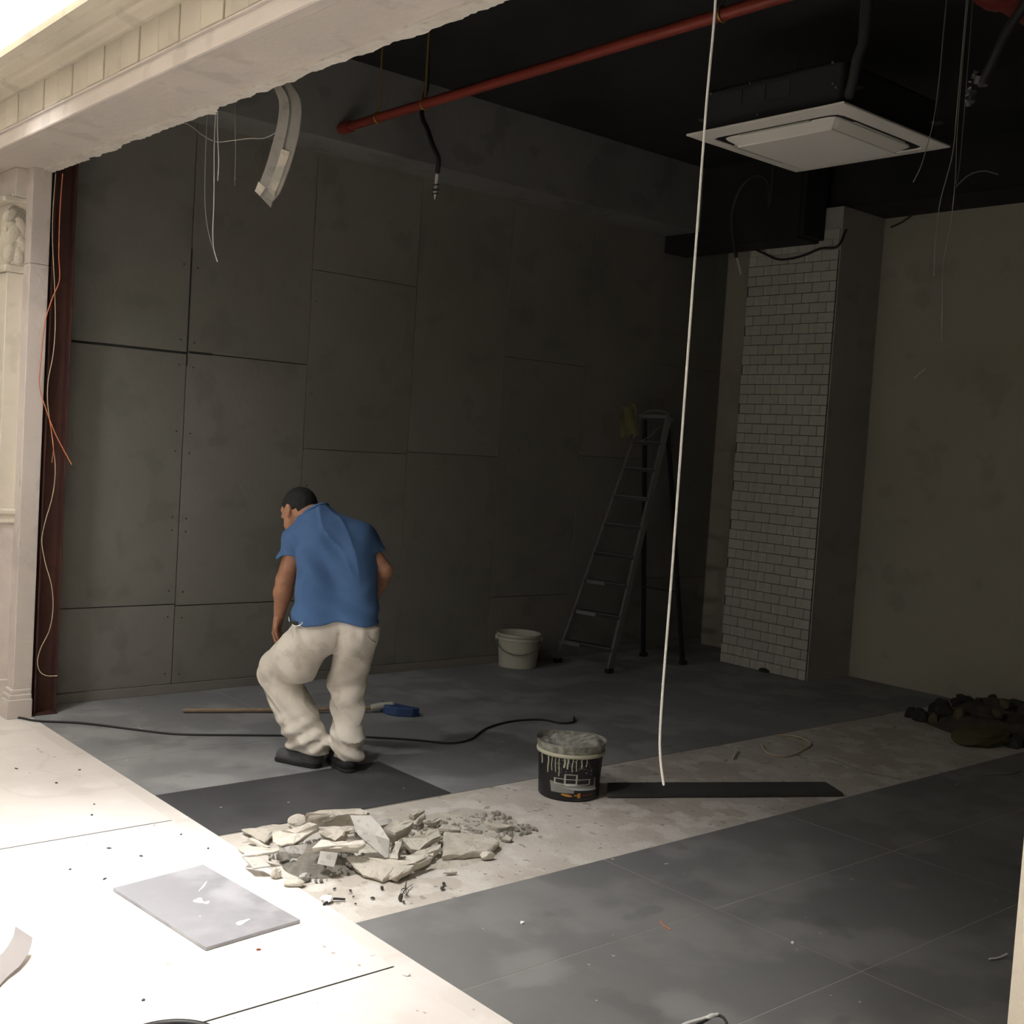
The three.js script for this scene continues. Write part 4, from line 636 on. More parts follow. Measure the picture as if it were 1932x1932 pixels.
{ // heaps of sand and dust under the slabs: one rough surface each
  const heap = (name, label, cx, cz, rx, rz, h, mat, yaw, s) => {
    const n = 44, g = new THREE.RingGeometry(0.0001, 1, 64, n).rotateX(-Math.PI / 2), p = g.attributes.position;
    for (let i = 0; i < p.count; i++) {
      const x = p.getX(i), z = p.getZ(i), r = Math.hypot(x, z), a = Math.atan2(z, x), e = 1 + 0.35 * (fbm(0.5 + a / 6.2832, 0.3, 7, s, 3) - 0.5);
      const nz = fbm(x * 0.4 + 0.5, z * 0.4 + 0.5, 9, s + 3, 5) - 0.5;
      p.setXYZ(i, x * rx * e, Math.max(0, h * Math.pow(Math.max(0, 1 - r * r), 1.3) * (1 + 0.9 * nz) + 0.010 * nz * (1 - r)) - 0.0035 + (r > 0.97 ? -0.003 : 0.001), z * rz * e);
    }
    g.computeVertexNormals(); const m = solo(name, uvm(g), mat, label, 'heap'); m.position.set(cx, 0, cz); m.rotation.y = yaw; m.userData.kind = 'stuff'; return m;
  };
  heap('sand_heap', 'dark grey gritty sand heaped under the left half of the rubble pile', 2.70, -0.20, 0.18, 0.15, 0.075, R.d, 0.3, 1001);
  heap('dust_heap', 'pale dust and grit spread under the right half of the rubble pile', 2.70, -0.76, 0.27, 0.42, 0.020, R.s, 0.2, 1011);
  // crumbs nobody could count
  const crumb = lumpGeo([1, 0.7, 0.9], 0.25, 1), spots = [];
  for (let i = 0; i < 460; i++) { const t = rnd(), z = mix(-0.45, -1.2, t); spots.push([2.70 + rr(-0.17, 0.17) * (1.15 - t * 0.3), z, rr(0.004, 0.013), 1]); }
  for (let i = 0; i < 170; i++) spots.push([2.70 + rr(-0.17, 0.17), -0.20 + rr(-0.16, 0.16), rr(0.003, 0.010), 0]);
  for (const [kind, label, mat] of [[1, 'countless small beige crumbs strewn over the right half of the rubble pile', R.s], [0, 'countless small grey crumbs strewn over the sand of the rubble pile', R.g]]) {
    const list = spots.filter((s) => s[3] === kind), im = new THREE.InstancedMesh(crumb, mat, list.length), mm = new THREE.Matrix4();
    list.forEach(([x, z, r], i) => { const d = kind ? Math.hypot((x - 2.68) / 0.28, (z + 0.68) / 0.36) : Math.hypot((x - 2.70) / 0.19, (z + 0.22) / 0.17), y = (kind ? 0.020 : 0.07) * Math.pow(Math.max(0, 1 - d * d), 1.3); mm.compose(V(x, y + r * 0.4, z), new THREE.Quaternion().setFromEuler(new THREE.Euler(rr(0, 6), rr(0, 6), rr(0, 6))), V(r, r, r)); im.setMatrixAt(i, mm); });
    im.name = numbered('rubble_crumbs'); shade(im); im.userData.kind = 'stuff'; tag(im, label, 'crumbs'); scene.add(im);
  }
  // ------------------------------------------------------------ dark debris heap by the back wall
  const soil = rub([0.085, 0.075, 0.055], [0.055, 0.05, 0.04], 1031);
  heap('debris_heap', 'dark heap of earth and demolition debris against the back wall at the right', 2.94, -5.30, 0.62, 0.50, 0.17, soil, 0.2, 1041);
  const dk = [rub([0.05, 0.048, 0.042], [0.035, 0.034, 0.03], 1051), rub([0.14, 0.12, 0.06], [0.10, 0.09, 0.05], 1061)];
  for (let i = 0; i < 44; i++) {
    const a = rr(0, 6.283), q = Math.sqrt(rnd()) * 1.12, x = 2.94 + 0.62 * q * Math.cos(a), z = Math.max(-5.76, -5.30 + 0.52 * q * Math.sin(a)), s = rr(0.022, 0.07);
    const m = solo('debris_chunk', lumpGeo([s, s * 0.6, s * 0.8], 0.25, 2), dk[i % 4 === 0 ? 1 : 0], 'dark broken lump on the debris heap by the back wall', 'rubble', 'lumps on the dark debris heap');
    m.position.set(x, 0.18 * Math.pow(Math.max(0, 1 - q * q), 1.3) + s * 0.35, z); m.rotation.set(rr(0, 6), rr(0, 6), rr(0, 6));
  }
  const sk = lumpGeo([0.20, 0.06, 0.09], 0.5, 4), bag = solo('debris_sack', sk, std({ color: lin(0.085, 0.078, 0.03), roughness: 0.7 }), 'crumpled yellowish sack on the near side of the dark debris heap', 'sack'); bag.position.set(3.02, 0.06, -4.68); bag.rotation.set(0, 1.1, 0.1);
  wire('debris_stick', 'dark stick poking up out of the debris heap against the back wall', 'stick', [[3.08, 0.02, -5.45], [3.06, 0.15, -5.50], [3.045, 0.27, -5.53]], 0.009, M.cableBlack);
}
// ---------------------------------------------------------------- single bits on the floor
{
  const wh = std({ color: lin(0.82, 0.80, 0.77), roughness: 0.9 }), dk = std({ color: lin(0.06, 0.055, 0.05), roughness: 0.9 }), rd = std({ color: lin(0.25, 0.06, 0.03), roughness: 0.8 });
  const bit = (label, x, z, r, mat, group, y = 0) => { const m = solo('floor_crumb', lumpGeo(r, 0.3, 2), mat, label, 'crumb', group); m.position.set(x, y + r[1] * 0.75, z); m.rotation.y = rr(0, 6); return m; };
  bit('small white plaster flake alone on the right grey tiles', 3.55, -0.488, [0.010, 0.004, 0.009], wh);
  bit('round white plaster flake on the pale floor beside the grey tile edge', 3.657, 0.08, [0.013, 0.005, 0.012], wh);
  bit('tiny pale speck in the middle of the right grey tiles', 4.178, -1.178, [0.006, 0.005, 0.006], wh);
  bit('tiny reddish crumb in front of the loose grey tile', 3.262, 0.372, [0.008, 0.004, 0.004], rd);
  bit('single dark pebble on the blown-out white floor above the black tub', 3.382, 0.804, [0.006, 0.004, 0.004], dk);
  bit('white lump of plaster beside a dark curl at the corner of the screed strip', 3.03, -0.02, [0.03, 0.012, 0.022], wh);
  wire('dark_curl', 'dark curled shaving beside the white lump at the corner of the screed strip', 'shaving', [[3.062, 0.004, 0.01], [3.05, 0.006, -0.015], [3.04, 0.006, -0.04], [3.06, 0.004, -0.075]], 0.0045, M.cableBlack);
  for (const [x, z, s] of [[3.04, -0.25, 0.012], [3.155, -0.44, 0.013], [3.125, -0.47, 0.011], [3.0, -0.14, 0.008], [3.10, -0.17, 0.009], [3.11, -0.09, 0.006], [3.05, -0.12, 0.005], [2.955, -0.10, 0.008], [3.01, -0.42, 0.006], [3.185, -0.245, 0.008]]) bit('dark crumb of dirt on the screed in front of the rubble pile', x, z, [s, s * 0.5, s * 0.6], dk, 'dark crumbs in front of the rubble');
  bit('small dark tapered dirt clump beside the sprig of wire hairs', 3.165, -0.245, [0.009, 0.016, 0.008], dk);
  const hair = []; for (let i = 0; i < 9; i++) hair.push(tube([[rr(-0.012, 0.012), 0, rr(-0.012, 0.012)], [rr(-0.018, 0.018), 0.018, rr(-0.018, 0.018)], [rr(-0.026, 0.026), rr(0.025, 0.05), rr(-0.026, 0.026)]], 0.0012, 4, 4));
  const hg = solo('wire_tuft', uvm(mergeGeometries(hair)), M.cableBlack, 'tuft of dark wire hairs standing on the screed in front of the pile', 'tuft'); hg.position.set(3.135, 0, -0.285);
  for (const [x, z] of [[0.95, 0.38], [1.25, 0.30], [1.62, 0.27], [1.75, 0.33], [1.5, 0.75], [2.15, 0.12], [2.3, 0.35], [2.45, 0.55], [2.3, 0.62], [2.35, 0.10], [1.1, 0.14], [2.16, 0.42]]) bit('small dark crumb scattered on the pale mall floor at the left', x, z, [rr(0.005, 0.012), 0.003, rr(0.003, 0.006)], dk, 'crumbs on the pale mall floor');
}
// ---------------------------------------------------------------- worker
function surfaceNets(f, lo, hi, h) { // closed smooth surface of f = 0
  const n = [0, 1, 2].map((k) => Math.ceil((hi[k] - lo[k]) / h) + 2), [nx, ny, nz] = n, val = new Float32Array(nx * ny * nz), id = (i, j, k) => i + nx * (j + ny * k);
  for (let k = 0; k < nz; k++) for (let j = 0; j < ny; j++) for (let i = 0; i < nx; i++) val[id(i, j, k)] = f(lo[0] + i * h, lo[1] + j * h, lo[2] + k * h);
  const cell = new Int32Array(nx * ny * nz).fill(-1), pos = [], idx = [];
  for (let k = 0; k + 1 < nz; k++) for (let j = 0; j + 1 < ny; j++) for (let i = 0; i + 1 < nx; i++) {
    let m = 0, sx = 0, sy = 0, sz = 0, c = 0; const v = [];
    for (let q = 0; q < 8; q++) { const w = val[id(i + (q & 1), j + ((q >> 1) & 1), k + (q >> 2))]; v.push(w); if (w < 0) m |= 1 << q; }
    if (m === 0 || m === 255) continue;
    for (let a = 0; a < 8; a++) for (let b = 0; b < 3; b++) { const e = a | (1 << b); if (e === a) continue; if ((v[a] < 0) !== (v[e] < 0)) { const t = v[a] / (v[a] - v[e]); sx += (a & 1) + (b === 0 ? t : 0); sy += ((a >> 1) & 1) + (b === 1 ? t : 0); sz += (a >> 2) + (b === 2 ? t : 0); c++; } }
    cell[id(i, j, k)] = pos.length / 3; pos.push(lo[0] + (i + sx / c) * h, lo[1] + (j + sy / c) * h, lo[2] + (k + sz / c) * h);
  }
  const quad = (a, b, c, d, flip) => { if (a < 0 || b < 0 || c < 0 || d < 0) return; if (flip) idx.push(a, c, b, a, d, c); else idx.push(a, b, c, a, c, d); };
  for (let k = 1; k + 1 < nz; k++) for (let j = 1; j + 1 < ny; j++) for (let i = 1; i + 1 < nx; i++) {
    const s = val[id(i, j, k)] < 0;
    if (s !== val[id(i + 1, j, k)] < 0) quad(cell[id(i, j - 1, k - 1)], cell[id(i, j, k - 1)], cell[id(i, j, k)], cell[id(i, j - 1, k)], !s);
    if (s !== val[id(i, j + 1, k)] < 0) quad(cell[id(i - 1, j, k - 1)], cell[id(i - 1, j, k)], cell[id(i, j, k)], cell[id(i, j, k - 1)], !s);
    if (s !== val[id(i, j, k + 1)] < 0) quad(cell[id(i - 1, j - 1, k)], cell[id(i, j - 1, k)], cell[id(i, j, k)], cell[id(i - 1, j, k)], !s);
  }
  const g = new THREE.BufferGeometry(); g.setAttribute('position', new THREE.Float32BufferAttribute(pos, 3)); g.setIndex(idx);
  const e = h * 0.7, nor = new Float32Array(pos.length);
  for (let i = 0; i < pos.length; i += 3) { const [x, y, z] = [pos[i], pos[i + 1], pos[i + 2]], a = f(x + e, y, z) - f(x - e, y, z), b = f(x, y + e, z) - f(x, y - e, z), c = f(x, y, z + e) - f(x, y, z - e), L = Math.hypot(a, b, c) || 1; nor[i] = a / L; nor[i + 1] = b / L; nor[i + 2] = c / L; }
  g.setAttribute('normal', new THREE.BufferAttribute(nor, 3)); return g;
}
const cap = (p, a, b, ra, rb) => { const bx = b[0] - a[0], by = b[1] - a[1], bz = b[2] - a[2], px = p[0] - a[0], py = p[1] - a[1], pz = p[2] - a[2], t = sat((px * bx + py * by + pz * bz) / (bx * bx + by * by + bz * bz)), x = px - bx * t, y = py - by * t, z = pz - bz * t; return Math.sqrt(x * x + y * y + z * z) - (ra + (rb - ra) * t); };
const smin = (a, b, k) => { const h = Math.max(k - Math.abs(a - b), 0) / k; return Math.min(a, b) - h * h * k * 0.25; };
const smax = (a, b, k) => -smin(-a, -b, k);
const ell = (x, y, z, a, b, c) => { const k0 = Math.hypot(x / a, y / b, z / c), k1 = Math.hypot(x / (a * a), y / (b * b), z / (c * c)); return k1 < 1e-9 ? -Math.min(a, b, c) : k0 * (k0 - 1) / k1; };
const sub3 = (a, b) => [a[0] - b[0], a[1] - b[1], a[2] - b[2]], add3 = (a, b, s = 1) => [a[0] + b[0] * s, a[1] + b[1] * s, a[2] + b[2] * s], dot3 = (a, b) => a[0] * b[0] + a[1] * b[1] + a[2] * b[2], nrm = (a) => { const l = Math.hypot(...a); return a.map((x) => x / l); }, crs = (a, b) => [a[1] * b[2] - a[2] * b[1], a[2] * b[0] - a[0] * b[2], a[0] * b[1] - a[1] * b[0]];
{
  // own axes: x to the right of the picture, y up, z towards the camera
  const J = {
    shL: [-0.296, 1.115, -0.225], elL: [-0.352, 0.895, -0.285], wrL: [-0.378, 0.700, -0.37], shR: [0.02, 1.125, -0.20], elR: [0.142, 0.985, -0.13], wrR: [0.105, 0.83, -0.35],
    pel: [-0.075, 0.75, -0.01], chest: [-0.13, 1.10, -0.19], neck: [-0.205, 1.225, -0.215], hipL: [-0.16, 0.70, -0.01], hipR: [0.025, 0.70, 0.0], knL: [-0.365, 0.435, -0.24], anL: [-0.175, 0.11, -0.09], knR: [-0.012, 0.415, -0.175], anR: [0.008, 0.085, -0.025] };
  const F = nrm([-0.66, -0.42, -0.62]), U0 = nrm(sub3([0, 1, 0], F.map((x) => x * F[1]))), Rt = nrm(crs(F, U0)), U = nrm(add3(U0, Rt, 0.10)), Rr = nrm(crs(F, U));
  const HC = [-0.300, 1.272, -0.30], HO = add3(add3(HC, U, -0.03), F, 0.02); // middle of the skull, origin of the head's own axes
  const headP = (p) => { const d = sub3(p, HO); return [dot3(d, Rr), dot3(d, U), dot3(d, F)]; };
  const headF = (p) => {
    const [x, y, z] = headP(p), ax = Math.abs(x);
    let d = ell(x, y - 0.03, z + 0.02, 0.074, 0.092, 0.094);
    d = smin(d, ell(x, y + 0.045, z - 0.03, 0.055, 0.066, 0.060), 0.03);          // jaw
    d = smin(d, ell(x, y - 0.035, z - 0.055, 0.052, 0.022, 0.028), 0.02);          // brow
    d = smin(d, ell(x, y + 0.088, z - 0.062, 0.022, 0.018, 0.02), 0.02);           // chin
    d = smax(d, -ell(ax - 0.031, y - 0.008, z - 0.092, 0.017, 0.011, 0.014), 0.012); // eye sockets
    d = smin(d, ell(ax - 0.031, y - 0.008, z - 0.073, 0.013, 0.011, 0.012), 0.004); // eyes
    d = smin(d, cap([x, y, z], [0, 0.012, 0.082], [0, -0.030, 0.100], 0.007, 0.012), 0.012); // nose
    d = smin(d, ell(ax - 0.009, y + 0.032, z - 0.093, 0.008, 0.007, 0.009), 0.006);
    d = smin(d, ell(x, y + 0.055, z - 0.084, 0.022, 0.005, 0.009), 0.006);          // lips
    d = smin(d, ell(x, y + 0.064, z - 0.082, 0.020, 0.006, 0.009), 0.005);
    let e = ell(ax - 0.079, y - 0.002, z + 0.012 + 0.15 * y, 0.012, 0.033, 0.021);   // ears
    e = smax(e, -ell(ax - 0.092, y - 0.004, z + 0.008 + 0.15 * y, 0.011, 0.020, 0.012), 0.006);
    d = smin(d, e, 0.008);
    return smin(d, cap(p, J.neck, add3(add3(HO, U, -0.02), F, -0.035), 0.056, 0.052), 0.03);
  };
  // hand: palm plus five bent fingers; d = direction of the fingers, n = back of the hand, s = side of the thumb
  function hand(w, d, n, s) {
    const side = nrm(crs(d, n)).map((x) => x * s), pt = (a, b, c) => add3(add3(add3(w, d, a), side, b), n, c), bones = [];
    const fing = [[0.026, 0.092, 0.040, 0.026, 0.021, 0.0085], [0.009, 0.096, 0.045, 0.029, 0.022, 0.009], [-0.009, 0.092, 0.041, 0.027, 0.021, 0.0085], [-0.026, 0.083, 0.031, 0.021, 0.018, 0.0075]];
    fing.forEach(([b, len, l1, l2, l3, r], i) => {
      let q = pt(len, b * 1.08, 0.002), a = 0.45 + i * 0.06; bones.push([pt(0.035, b * 0.7, 0), q, r + 0.004, r + 0.001]);
      for (const [l, da] of [[l1, 0.45], [l2, 0.6], [l3, 0.35]]) { const e = add3(add3(q, d, l * Math.cos(a)), n, -l * Math.sin(a)); bones.push([q, e, r, r * 0.92]); q = e; a += da; }
    });
    const t0 = pt(0.022, 0.022, -0.004), t1 = pt(0.055, 0.047, -0.014), t2 = pt(0.083, 0.050, -0.026), t3 = pt(0.104, 0.046, -0.036);
    bones.push([t0, t1, 0.014, 0.0115], [t1, t2, 0.0105, 0.0095], [t2, t3, 0.0095, 0.008]);
    return (p) => {
      const v = sub3(p, pt(0.048, 0, 0)), x = dot3(v, side), y = dot3(v, d), z = dot3(v, n);
      let m = ell(x, y, z, 0.040, 0.056, 0.0165), g = 1e9;
      for (const b of bones) { const q = cap(p, ...b); g = Math.min(g, q); }
      m = smin(m, g, 0.009); return smin(m, cap(p, add3(w, d, -0.05), add3(w, d, 0.02), 0.027, 0.024), 0.018);
    };
  }
  const dL = nrm([-0.12, -0.95, -0.28]), nL = nrm([-0.75, 0.12, -0.30]), handL = hand(J.wrL, dL, nrm(sub3(nL, dL.map((x) => x * dot3(nL, dL)))), -1);
  const dR = nrm([-0.15, -0.62, -0.77]), nR = nrm([0.8, 0.1, -0.3]), handR = hand(J.wrR, dR, nrm(sub3(nR, dR.map((x) => x * dot3(nR, dR)))), 1);
  const arms = (p) => {
    let d = cap(p, J.shL, J.elL, 0.054, 0.045);
    d = smin(d, cap(p, J.elL, add3(J.elL, sub3(J.wrL, J.elL), 0.35), 0.045, 0.047), 0.02); d = smin(d, cap(p, add3(J.elL, sub3(J.wrL, J.elL), 0.35), J.wrL, 0.047, 0.028), 0.02);
    let e = cap(p, J.shR, J.elR, 0.050, 0.040); e = smin(e, cap(p, J.elR, add3(J.elR, sub3(J.wrR, J.elR), 0.35), 0.039, 0.042), 0.02); e = smin(e, cap(p, add3(J.elR, sub3(J.wrR, J.elR), 0.35), J.wrR, 0.042, 0.027), 0.02);
    return Math.min(d, e);
  };
  const bodyF = (x, y, z) => {
    const p = [x, y, z]; let d = smin(arms(p), cap(p, [J.pel[0], J.pel[1], J.pel[2] - 0.01], J.chest, 0.10, 0.09), 0.03);
    d = smin(d, cap(p, J.shL, J.shR, 0.05, 0.05), 0.04); d = smin(d, cap(p, J.chest, J.neck, 0.07, 0.056), 0.04);
    d = smin(d, smin(cap(p, J.hipL, J.knL, 0.075, 0.05), cap(p, J.knL, J.anL, 0.05, 0.036), 0.02), 0.03);
    d = smin(d, smin(cap(p, J.hipR, J.knR, 0.075, 0.05), cap(p, J.knR, J.anR, 0.05, 0.036), 0.02), 0.03);
    return smin(d, headF(p), 0.02);
  };
  const skin = std({ roughness: 0.6, map: cmap((u, v) => lerp3([0.40, 0.20, 0.12], [0.33, 0.155, 0.09], sstep(0.3, 0.7, fbm(u, v, 8, 1101, 4))), 256, 0.3), bumpMap: bumpFine, bumpScale: 0.0003 });
  const o = thing('person', 'worker in blue t-shirt and pale dusty trousers, bending over with head down, seen from behind', 'person', [1.70, 0, -0.94], Math.atan2(0.8346, 0.5506));
  // the body leaves out the boxes of the head and hands, which are meshed more finely and meet it there


  const bodyG = surfaceNets(bodyF, [-0.52, 0.0, -0.55], [0.32, 1.42, 0.2], 0.011);
  const headG = surfaceNets((x, y, z) => smax(headF([x, y, z]) - 0.0012, dot3(sub3(add3(add3(HO, U, -0.05), F, -0.06), [x, y, z]), nrm(add3(U, F, -0.2))) - 0.07, 0.004), [-0.47, 1.10, -0.47], [-0.15, 1.42, -0.13], 0.0038);
  const hl = surfaceNets((x, y, z) => handL([x, y, z]) - 0.0006, add3(J.wrL, [-0.14, -0.21, -0.19]), add3(J.wrL, [0.12, 0.08, 0.12]), 0.003);
  const hr = surfaceNets((x, y, z) => handR([x, y, z]) - 0.0006, add3(J.wrR, [-0.16, -0.19, -0.22]), add3(J.wrR, [0.14, 0.08, 0.12]), 0.003);
  part('body', join([bodyG, headG, hl, hr]), skin, o);
  // hair
  const hairF = (x, y, z) => {
    const [a, b, c] = headP([x, y, z]), n = 0.003 * (fbm(a * 3 + 0.5, b * 3 + c * 2 + 0.5, 24, 1151, 3) - 0.5);
    let d = ell(a, b - 0.031, c + 0.022, 0.0805, 0.098, 0.1005) + n;
    const line = c < -0.02 ? -0.022 - 0.25 * (c + 0.02) * -1 * -1 : -0.022 + 0.9 * (c + 0.02);     // low at the nape, rising to the hairline
    d = smax(d, Math.max(line, -0.055) + (c < -0.06 ? -0.02 : 0.012) - b, 0.012);
    return smax(d, -ell(Math.abs(a) - 0.084, b + 0.002, c + 0.01, 0.022, 0.032, 0.024), 0.01);
  };
  part('hair', uvm(surfaceNets(hairF, [-0.48, 1.10, -0.48], [-0.13, 1.44, -0.12], 0.0042)), std({ color: lin(0.0035, 0.0032, 0.003), roughness: 0.8, bumpMap: bumpFine, bumpScale: 0.002 }), o);
  // wrinkles: ridges of a noise stretched along the direction w
  const wrinkle = (p, w, f, st, sd) => { const a = dot3(p, w), q = add3(p, w, -a * (1 - st)), n = fbm(q[0] * 0.5 + 0.5 + 0.21 * q[1], q[1] * 0.5 + q[2] * 0.37 + 0.5, f, sd, 2); return Math.pow(1 - Math.abs(2 * n - 1), 4); };
  const wS = nrm([0.45, -0.75, 0.3]), wH = nrm([1, 0.15, 0.1]), wT = nrm([0.8, -0.5, 0.2]);
  // shirt
  const groove = (p, a, b, r) => cap(p, a, b, r, r * 0.6);
  const waist = (p) => smin(cap(p, [-0.162, 0.70, 0.004], [-0.203, 1.10, -0.195], 0.126, 0.094), cap(p, [0.004, 0.70, 0.006], [-0.012, 1.10, -0.165], 0.122, 0.108), 0.10);
  const shirtF = (x, y, z) => {
    const p = [x, y, z];
    let d = waist(p);
    d = smin(d, cap(p, [-0.20, 1.20, -0.20], [0.005, 1.145, -0.185], 0.075, 0.072), 0.06);
    d = smin(d, cap(p, [-0.215, 1.215, -0.215], [-0.285, 1.12, -0.225], 0.068, 0.066), 0.05);
    d = smin(d, cap(p, [-0.15, 1.16, -0.16], J.neck, 0.085, 0.066), 0.04);
    d = smin(d, ell(x + 0.105, y - 1.13, z + 0.14, 0.11, 0.09, 0.075), 0.05);           // rounded upper back
    d = smax(d, dot3(sub3(p, [-0.218, 1.262, -0.225]), nrm([-0.45, 0.8, -0.38])), 0.012);   // neckline
    d = smax(d, 0.742 + 0.02 * (x + 0.08) - 0.006 * Math.sin(x * 18) - y, 0.006);                                  // hem
    let l = smin(cap(p, J.shL, add3(J.shL, sub3(J.elL, J.shL), 0.6), 0.071, 0.070), 1e3, 0.01); l = smax(l, dot3(sub3(p, [-0.32, 1.036, -0.245]), nrm([0.28, -0.95, 0])), 0.005);
    let r = cap(p, J.shR, add3(J.shR, sub3(J.elR, J.shR), 0.7), 0.070, 0.062); r = smax(r, dot3(sub3(p, [0.085, 1.062, -0.165]), nrm(add3(sub3(J.elR, J.shR), [0.0, -0.10, 0]))), 0.005);
    d = smin(d, smin(l, 1e3, 0.01), 0.022); d = smin(d, r, 0.03);
    // folds
    const t = (y - 0.75) / 0.45;
    d += 0.007 * Math.sin(38 * (x + 0.55 * y) + 3 * Math.sin(6 * y)) * sstep(0.15, 0.6, t) * sstep(1.1, 0.7, t) * sstep(0.10, -0.08, x);
    d += 0.0055 * Math.sin(55 * y + 16 * x + 2 * Math.sin(9 * x)) * sstep(0.42, 0.1, t);
    d -= 0.012 * wrinkle(p, wS, 16, 0.22, 1201) * sstep(0.3, 0.6, t) + 0.014 * wrinkle(p, wH, 18, 0.2, 1211) * sstep(0.55, 0.2, t) - 0.004;
    const g1 = Math.min(groove(p, [-0.225, 0.87, 0.105], [-0.195, 0.94, 0.062], 0.008), groove(p, [-0.195, 0.94, 0.062], [-0.125, 0.985, 0.036], 0.008));
    const g2 = Math.min(groove(p, [-0.16, 0.865, 0.10], [-0.08, 0.895, 0.09], 0.012), groove(p, [-0.08, 0.895, 0.09], [0.09, 0.89, 0.075], 0.012));
    d = smax(d, -Math.min(g1, g2), 0.008);
    return d;
  };
  const cloth = (a, b, s, k) => std({ roughness: 0.95, map: cmap((u, v) => lerp3(a, b, k * sstep(0.35, 0.7, fbm(u, v, 4, s, 5))), 512, 0.6), bumpMap: tex((u, v) => 0.5 + 0.25 * Math.sin(u * 6.2832 * 120) + 0.25 * Math.sin(v * 6.2832 * 120), 512, 0.12), bumpScale: 0.0002 });
  const shirtM = cloth([0.058, 0.128, 0.275], [0.048, 0.108, 0.24], 1111, 0.8);
  part('t_shirt', uvm(surfaceNets(shirtF, [-0.42, 0.70, -0.40], [0.22, 1.34, 0.17], 0.0065)), shirtM, o);
  { // ribbed collar
    const c = [-0.216, 1.258, -0.223], ax = nrm([-0.45, 0.8, -0.38]), q = new THREE.Quaternion().setFromUnitVectors(V(0, 0, 1), V(...ax));
    part('collar', uvm(new THREE.TorusGeometry(0.066, 0.0085, 10, 40).applyQuaternion(q).translate(...c)), shirtM, o);
  }
  // trousers
  const trF = (x, y, z) => {
    const p = [x, y, z];
    let d = smin(cap(p, [-0.155, 0.80, -0.01], [-0.16, 0.70, -0.005], 0.098, 0.114), cap(p, [0.0, 0.80, -0.01], [0.014, 0.70, 0.0], 0.100, 0.104), 0.08);
    let l = cap(p, [-0.168, 0.675, -0.01], [-0.345, 0.455, -0.225], 0.116, 0.112); l = smin(l, cap(p, [-0.26, 0.53, -0.10], [-0.25, 0.50, -0.08], 0.10, 0.09), 0.06);
    let ls = cap(p, [-0.352, 0.42, -0.225], [-0.235, 0.20, -0.13], 0.098, 0.092); ls = smin(ls, cap(p, [-0.235, 0.20, -0.13], [-0.185, 0.115, -0.09], 0.092, 0.088), 0.04);
    ls = smin(ls, cap(p, [-0.215, 0.115, -0.10], [-0.14, 0.105, -0.07], 0.06, 0.062), 0.04);
    ls -= 0.008 * Math.sin(95 * (y * 0.8 - x * 0.5)) * sstep(0.30, 0.14, y); ls += 0.0055 * Math.sin(60 * (y + x * 0.6) + 8 * x) * sstep(0.5, 0.3, y);
    ls = smax(ls, 0.075 + 0.10 * Math.max(0, -x - 0.2) - y, 0.008);
    let lg = smin(l, ls, 0.035);
    let r = cap(p, [0.018, 0.68, 0.0], [-0.008, 0.44, -0.15], 0.108, 0.092); r = smin(r, cap(p, [-0.010, 0.42, -0.165], [0.006, 0.16, -0.05], 0.088, 0.076), 0.04); r = smin(r, cap(p, [0.006, 0.16, -0.05], [0.012, 0.085, -0.03], 0.074, 0.071), 0.03);
    r -= 0.008 * Math.sin(80 * (y + 0.35 * x)) * sstep(0.22, 0.08, y); r += 0.005 * Math.sin(45 * (x - 0.5 * y)) * sstep(0.75, 0.6, y) * sstep(0.35, 0.5, y) + 0.005 * Math.sin(50 * (y - 0.7 * x)) * sstep(0.5, 0.4, y) * sstep(0.2, 0.3, y);
    r = smax(r, 0.062 + 0.12 * Math.max(0, 0.0 - x) - y, 0.008);
    d = smin(d, smin(lg, r, 0.02), 0.05);
    d -= 0.013 * wrinkle(p, wT, 16, 0.25, 1221) * sstep(0.62, 0.35, y) + 0.005 * wrinkle(p, nrm([-0.6, 0.8, 0]), 14, 0.25, 1231) * sstep(0.45, 0.6, y) - 0.004;
    // gathers under the waistband and the seat seam
    d += 0.0035 * Math.sin(95 * x) * sstep(0.60, 0.72, y) * sstep(-0.03, 0.03, x);
    d = smax(d, -cap(p, [-0.06, 0.74, 0.112], [-0.062, 0.60, 0.06], 0.006, 0.008), 0.02);
    d = smax(d, -cap(p, [-0.345, 0.485, -0.115], [-0.27, 0.43, -0.09], 0.010, 0.012), 0.015);
    if (y > 0.725) d = smax(d, waist(p) + 0.006, 0.004);
    return smax(d, y - 0.79, 0.006);
  };
  const trM = std({ roughness: 0.95, map: cmap((u, v) => { const n = fbm(u, v, 4, 1121, 5), s = fbm(u, v, 11, 1131, 4); let c = lerp3([0.70, 0.655, 0.58], [0.63, 0.585, 0.505], sstep(0.35, 0.65, n)); c = lerp3(c, [0.44, 0.39, 0.32], 0.45 * sstep(0.54, 0.76, s)); return lerp3(c, [0.74, 0.70, 0.64], 0.5 * sstep(0.55, 0.75, fbm(u, v, 17, 1141, 4))); }, 512, 0.7), bumpMap: shirtM.bumpMap, bumpScale: 0.0002 });
  const tr = part('trousers', uvm(surfaceNets(trF, [-0.50, 0.03, -0.42], [0.20, 0.82, 0.16], 0.0072)), trM, o);
  part('pocket_stitch', tube([[0.055, 0.735, 0.098], [0.085, 0.68, 0.088], [0.115, 0.655, 0.06]], 0.0022, 6, 5), std({ color: lin(0.30, 0.26, 0.20), roughness: 1 }), tr);
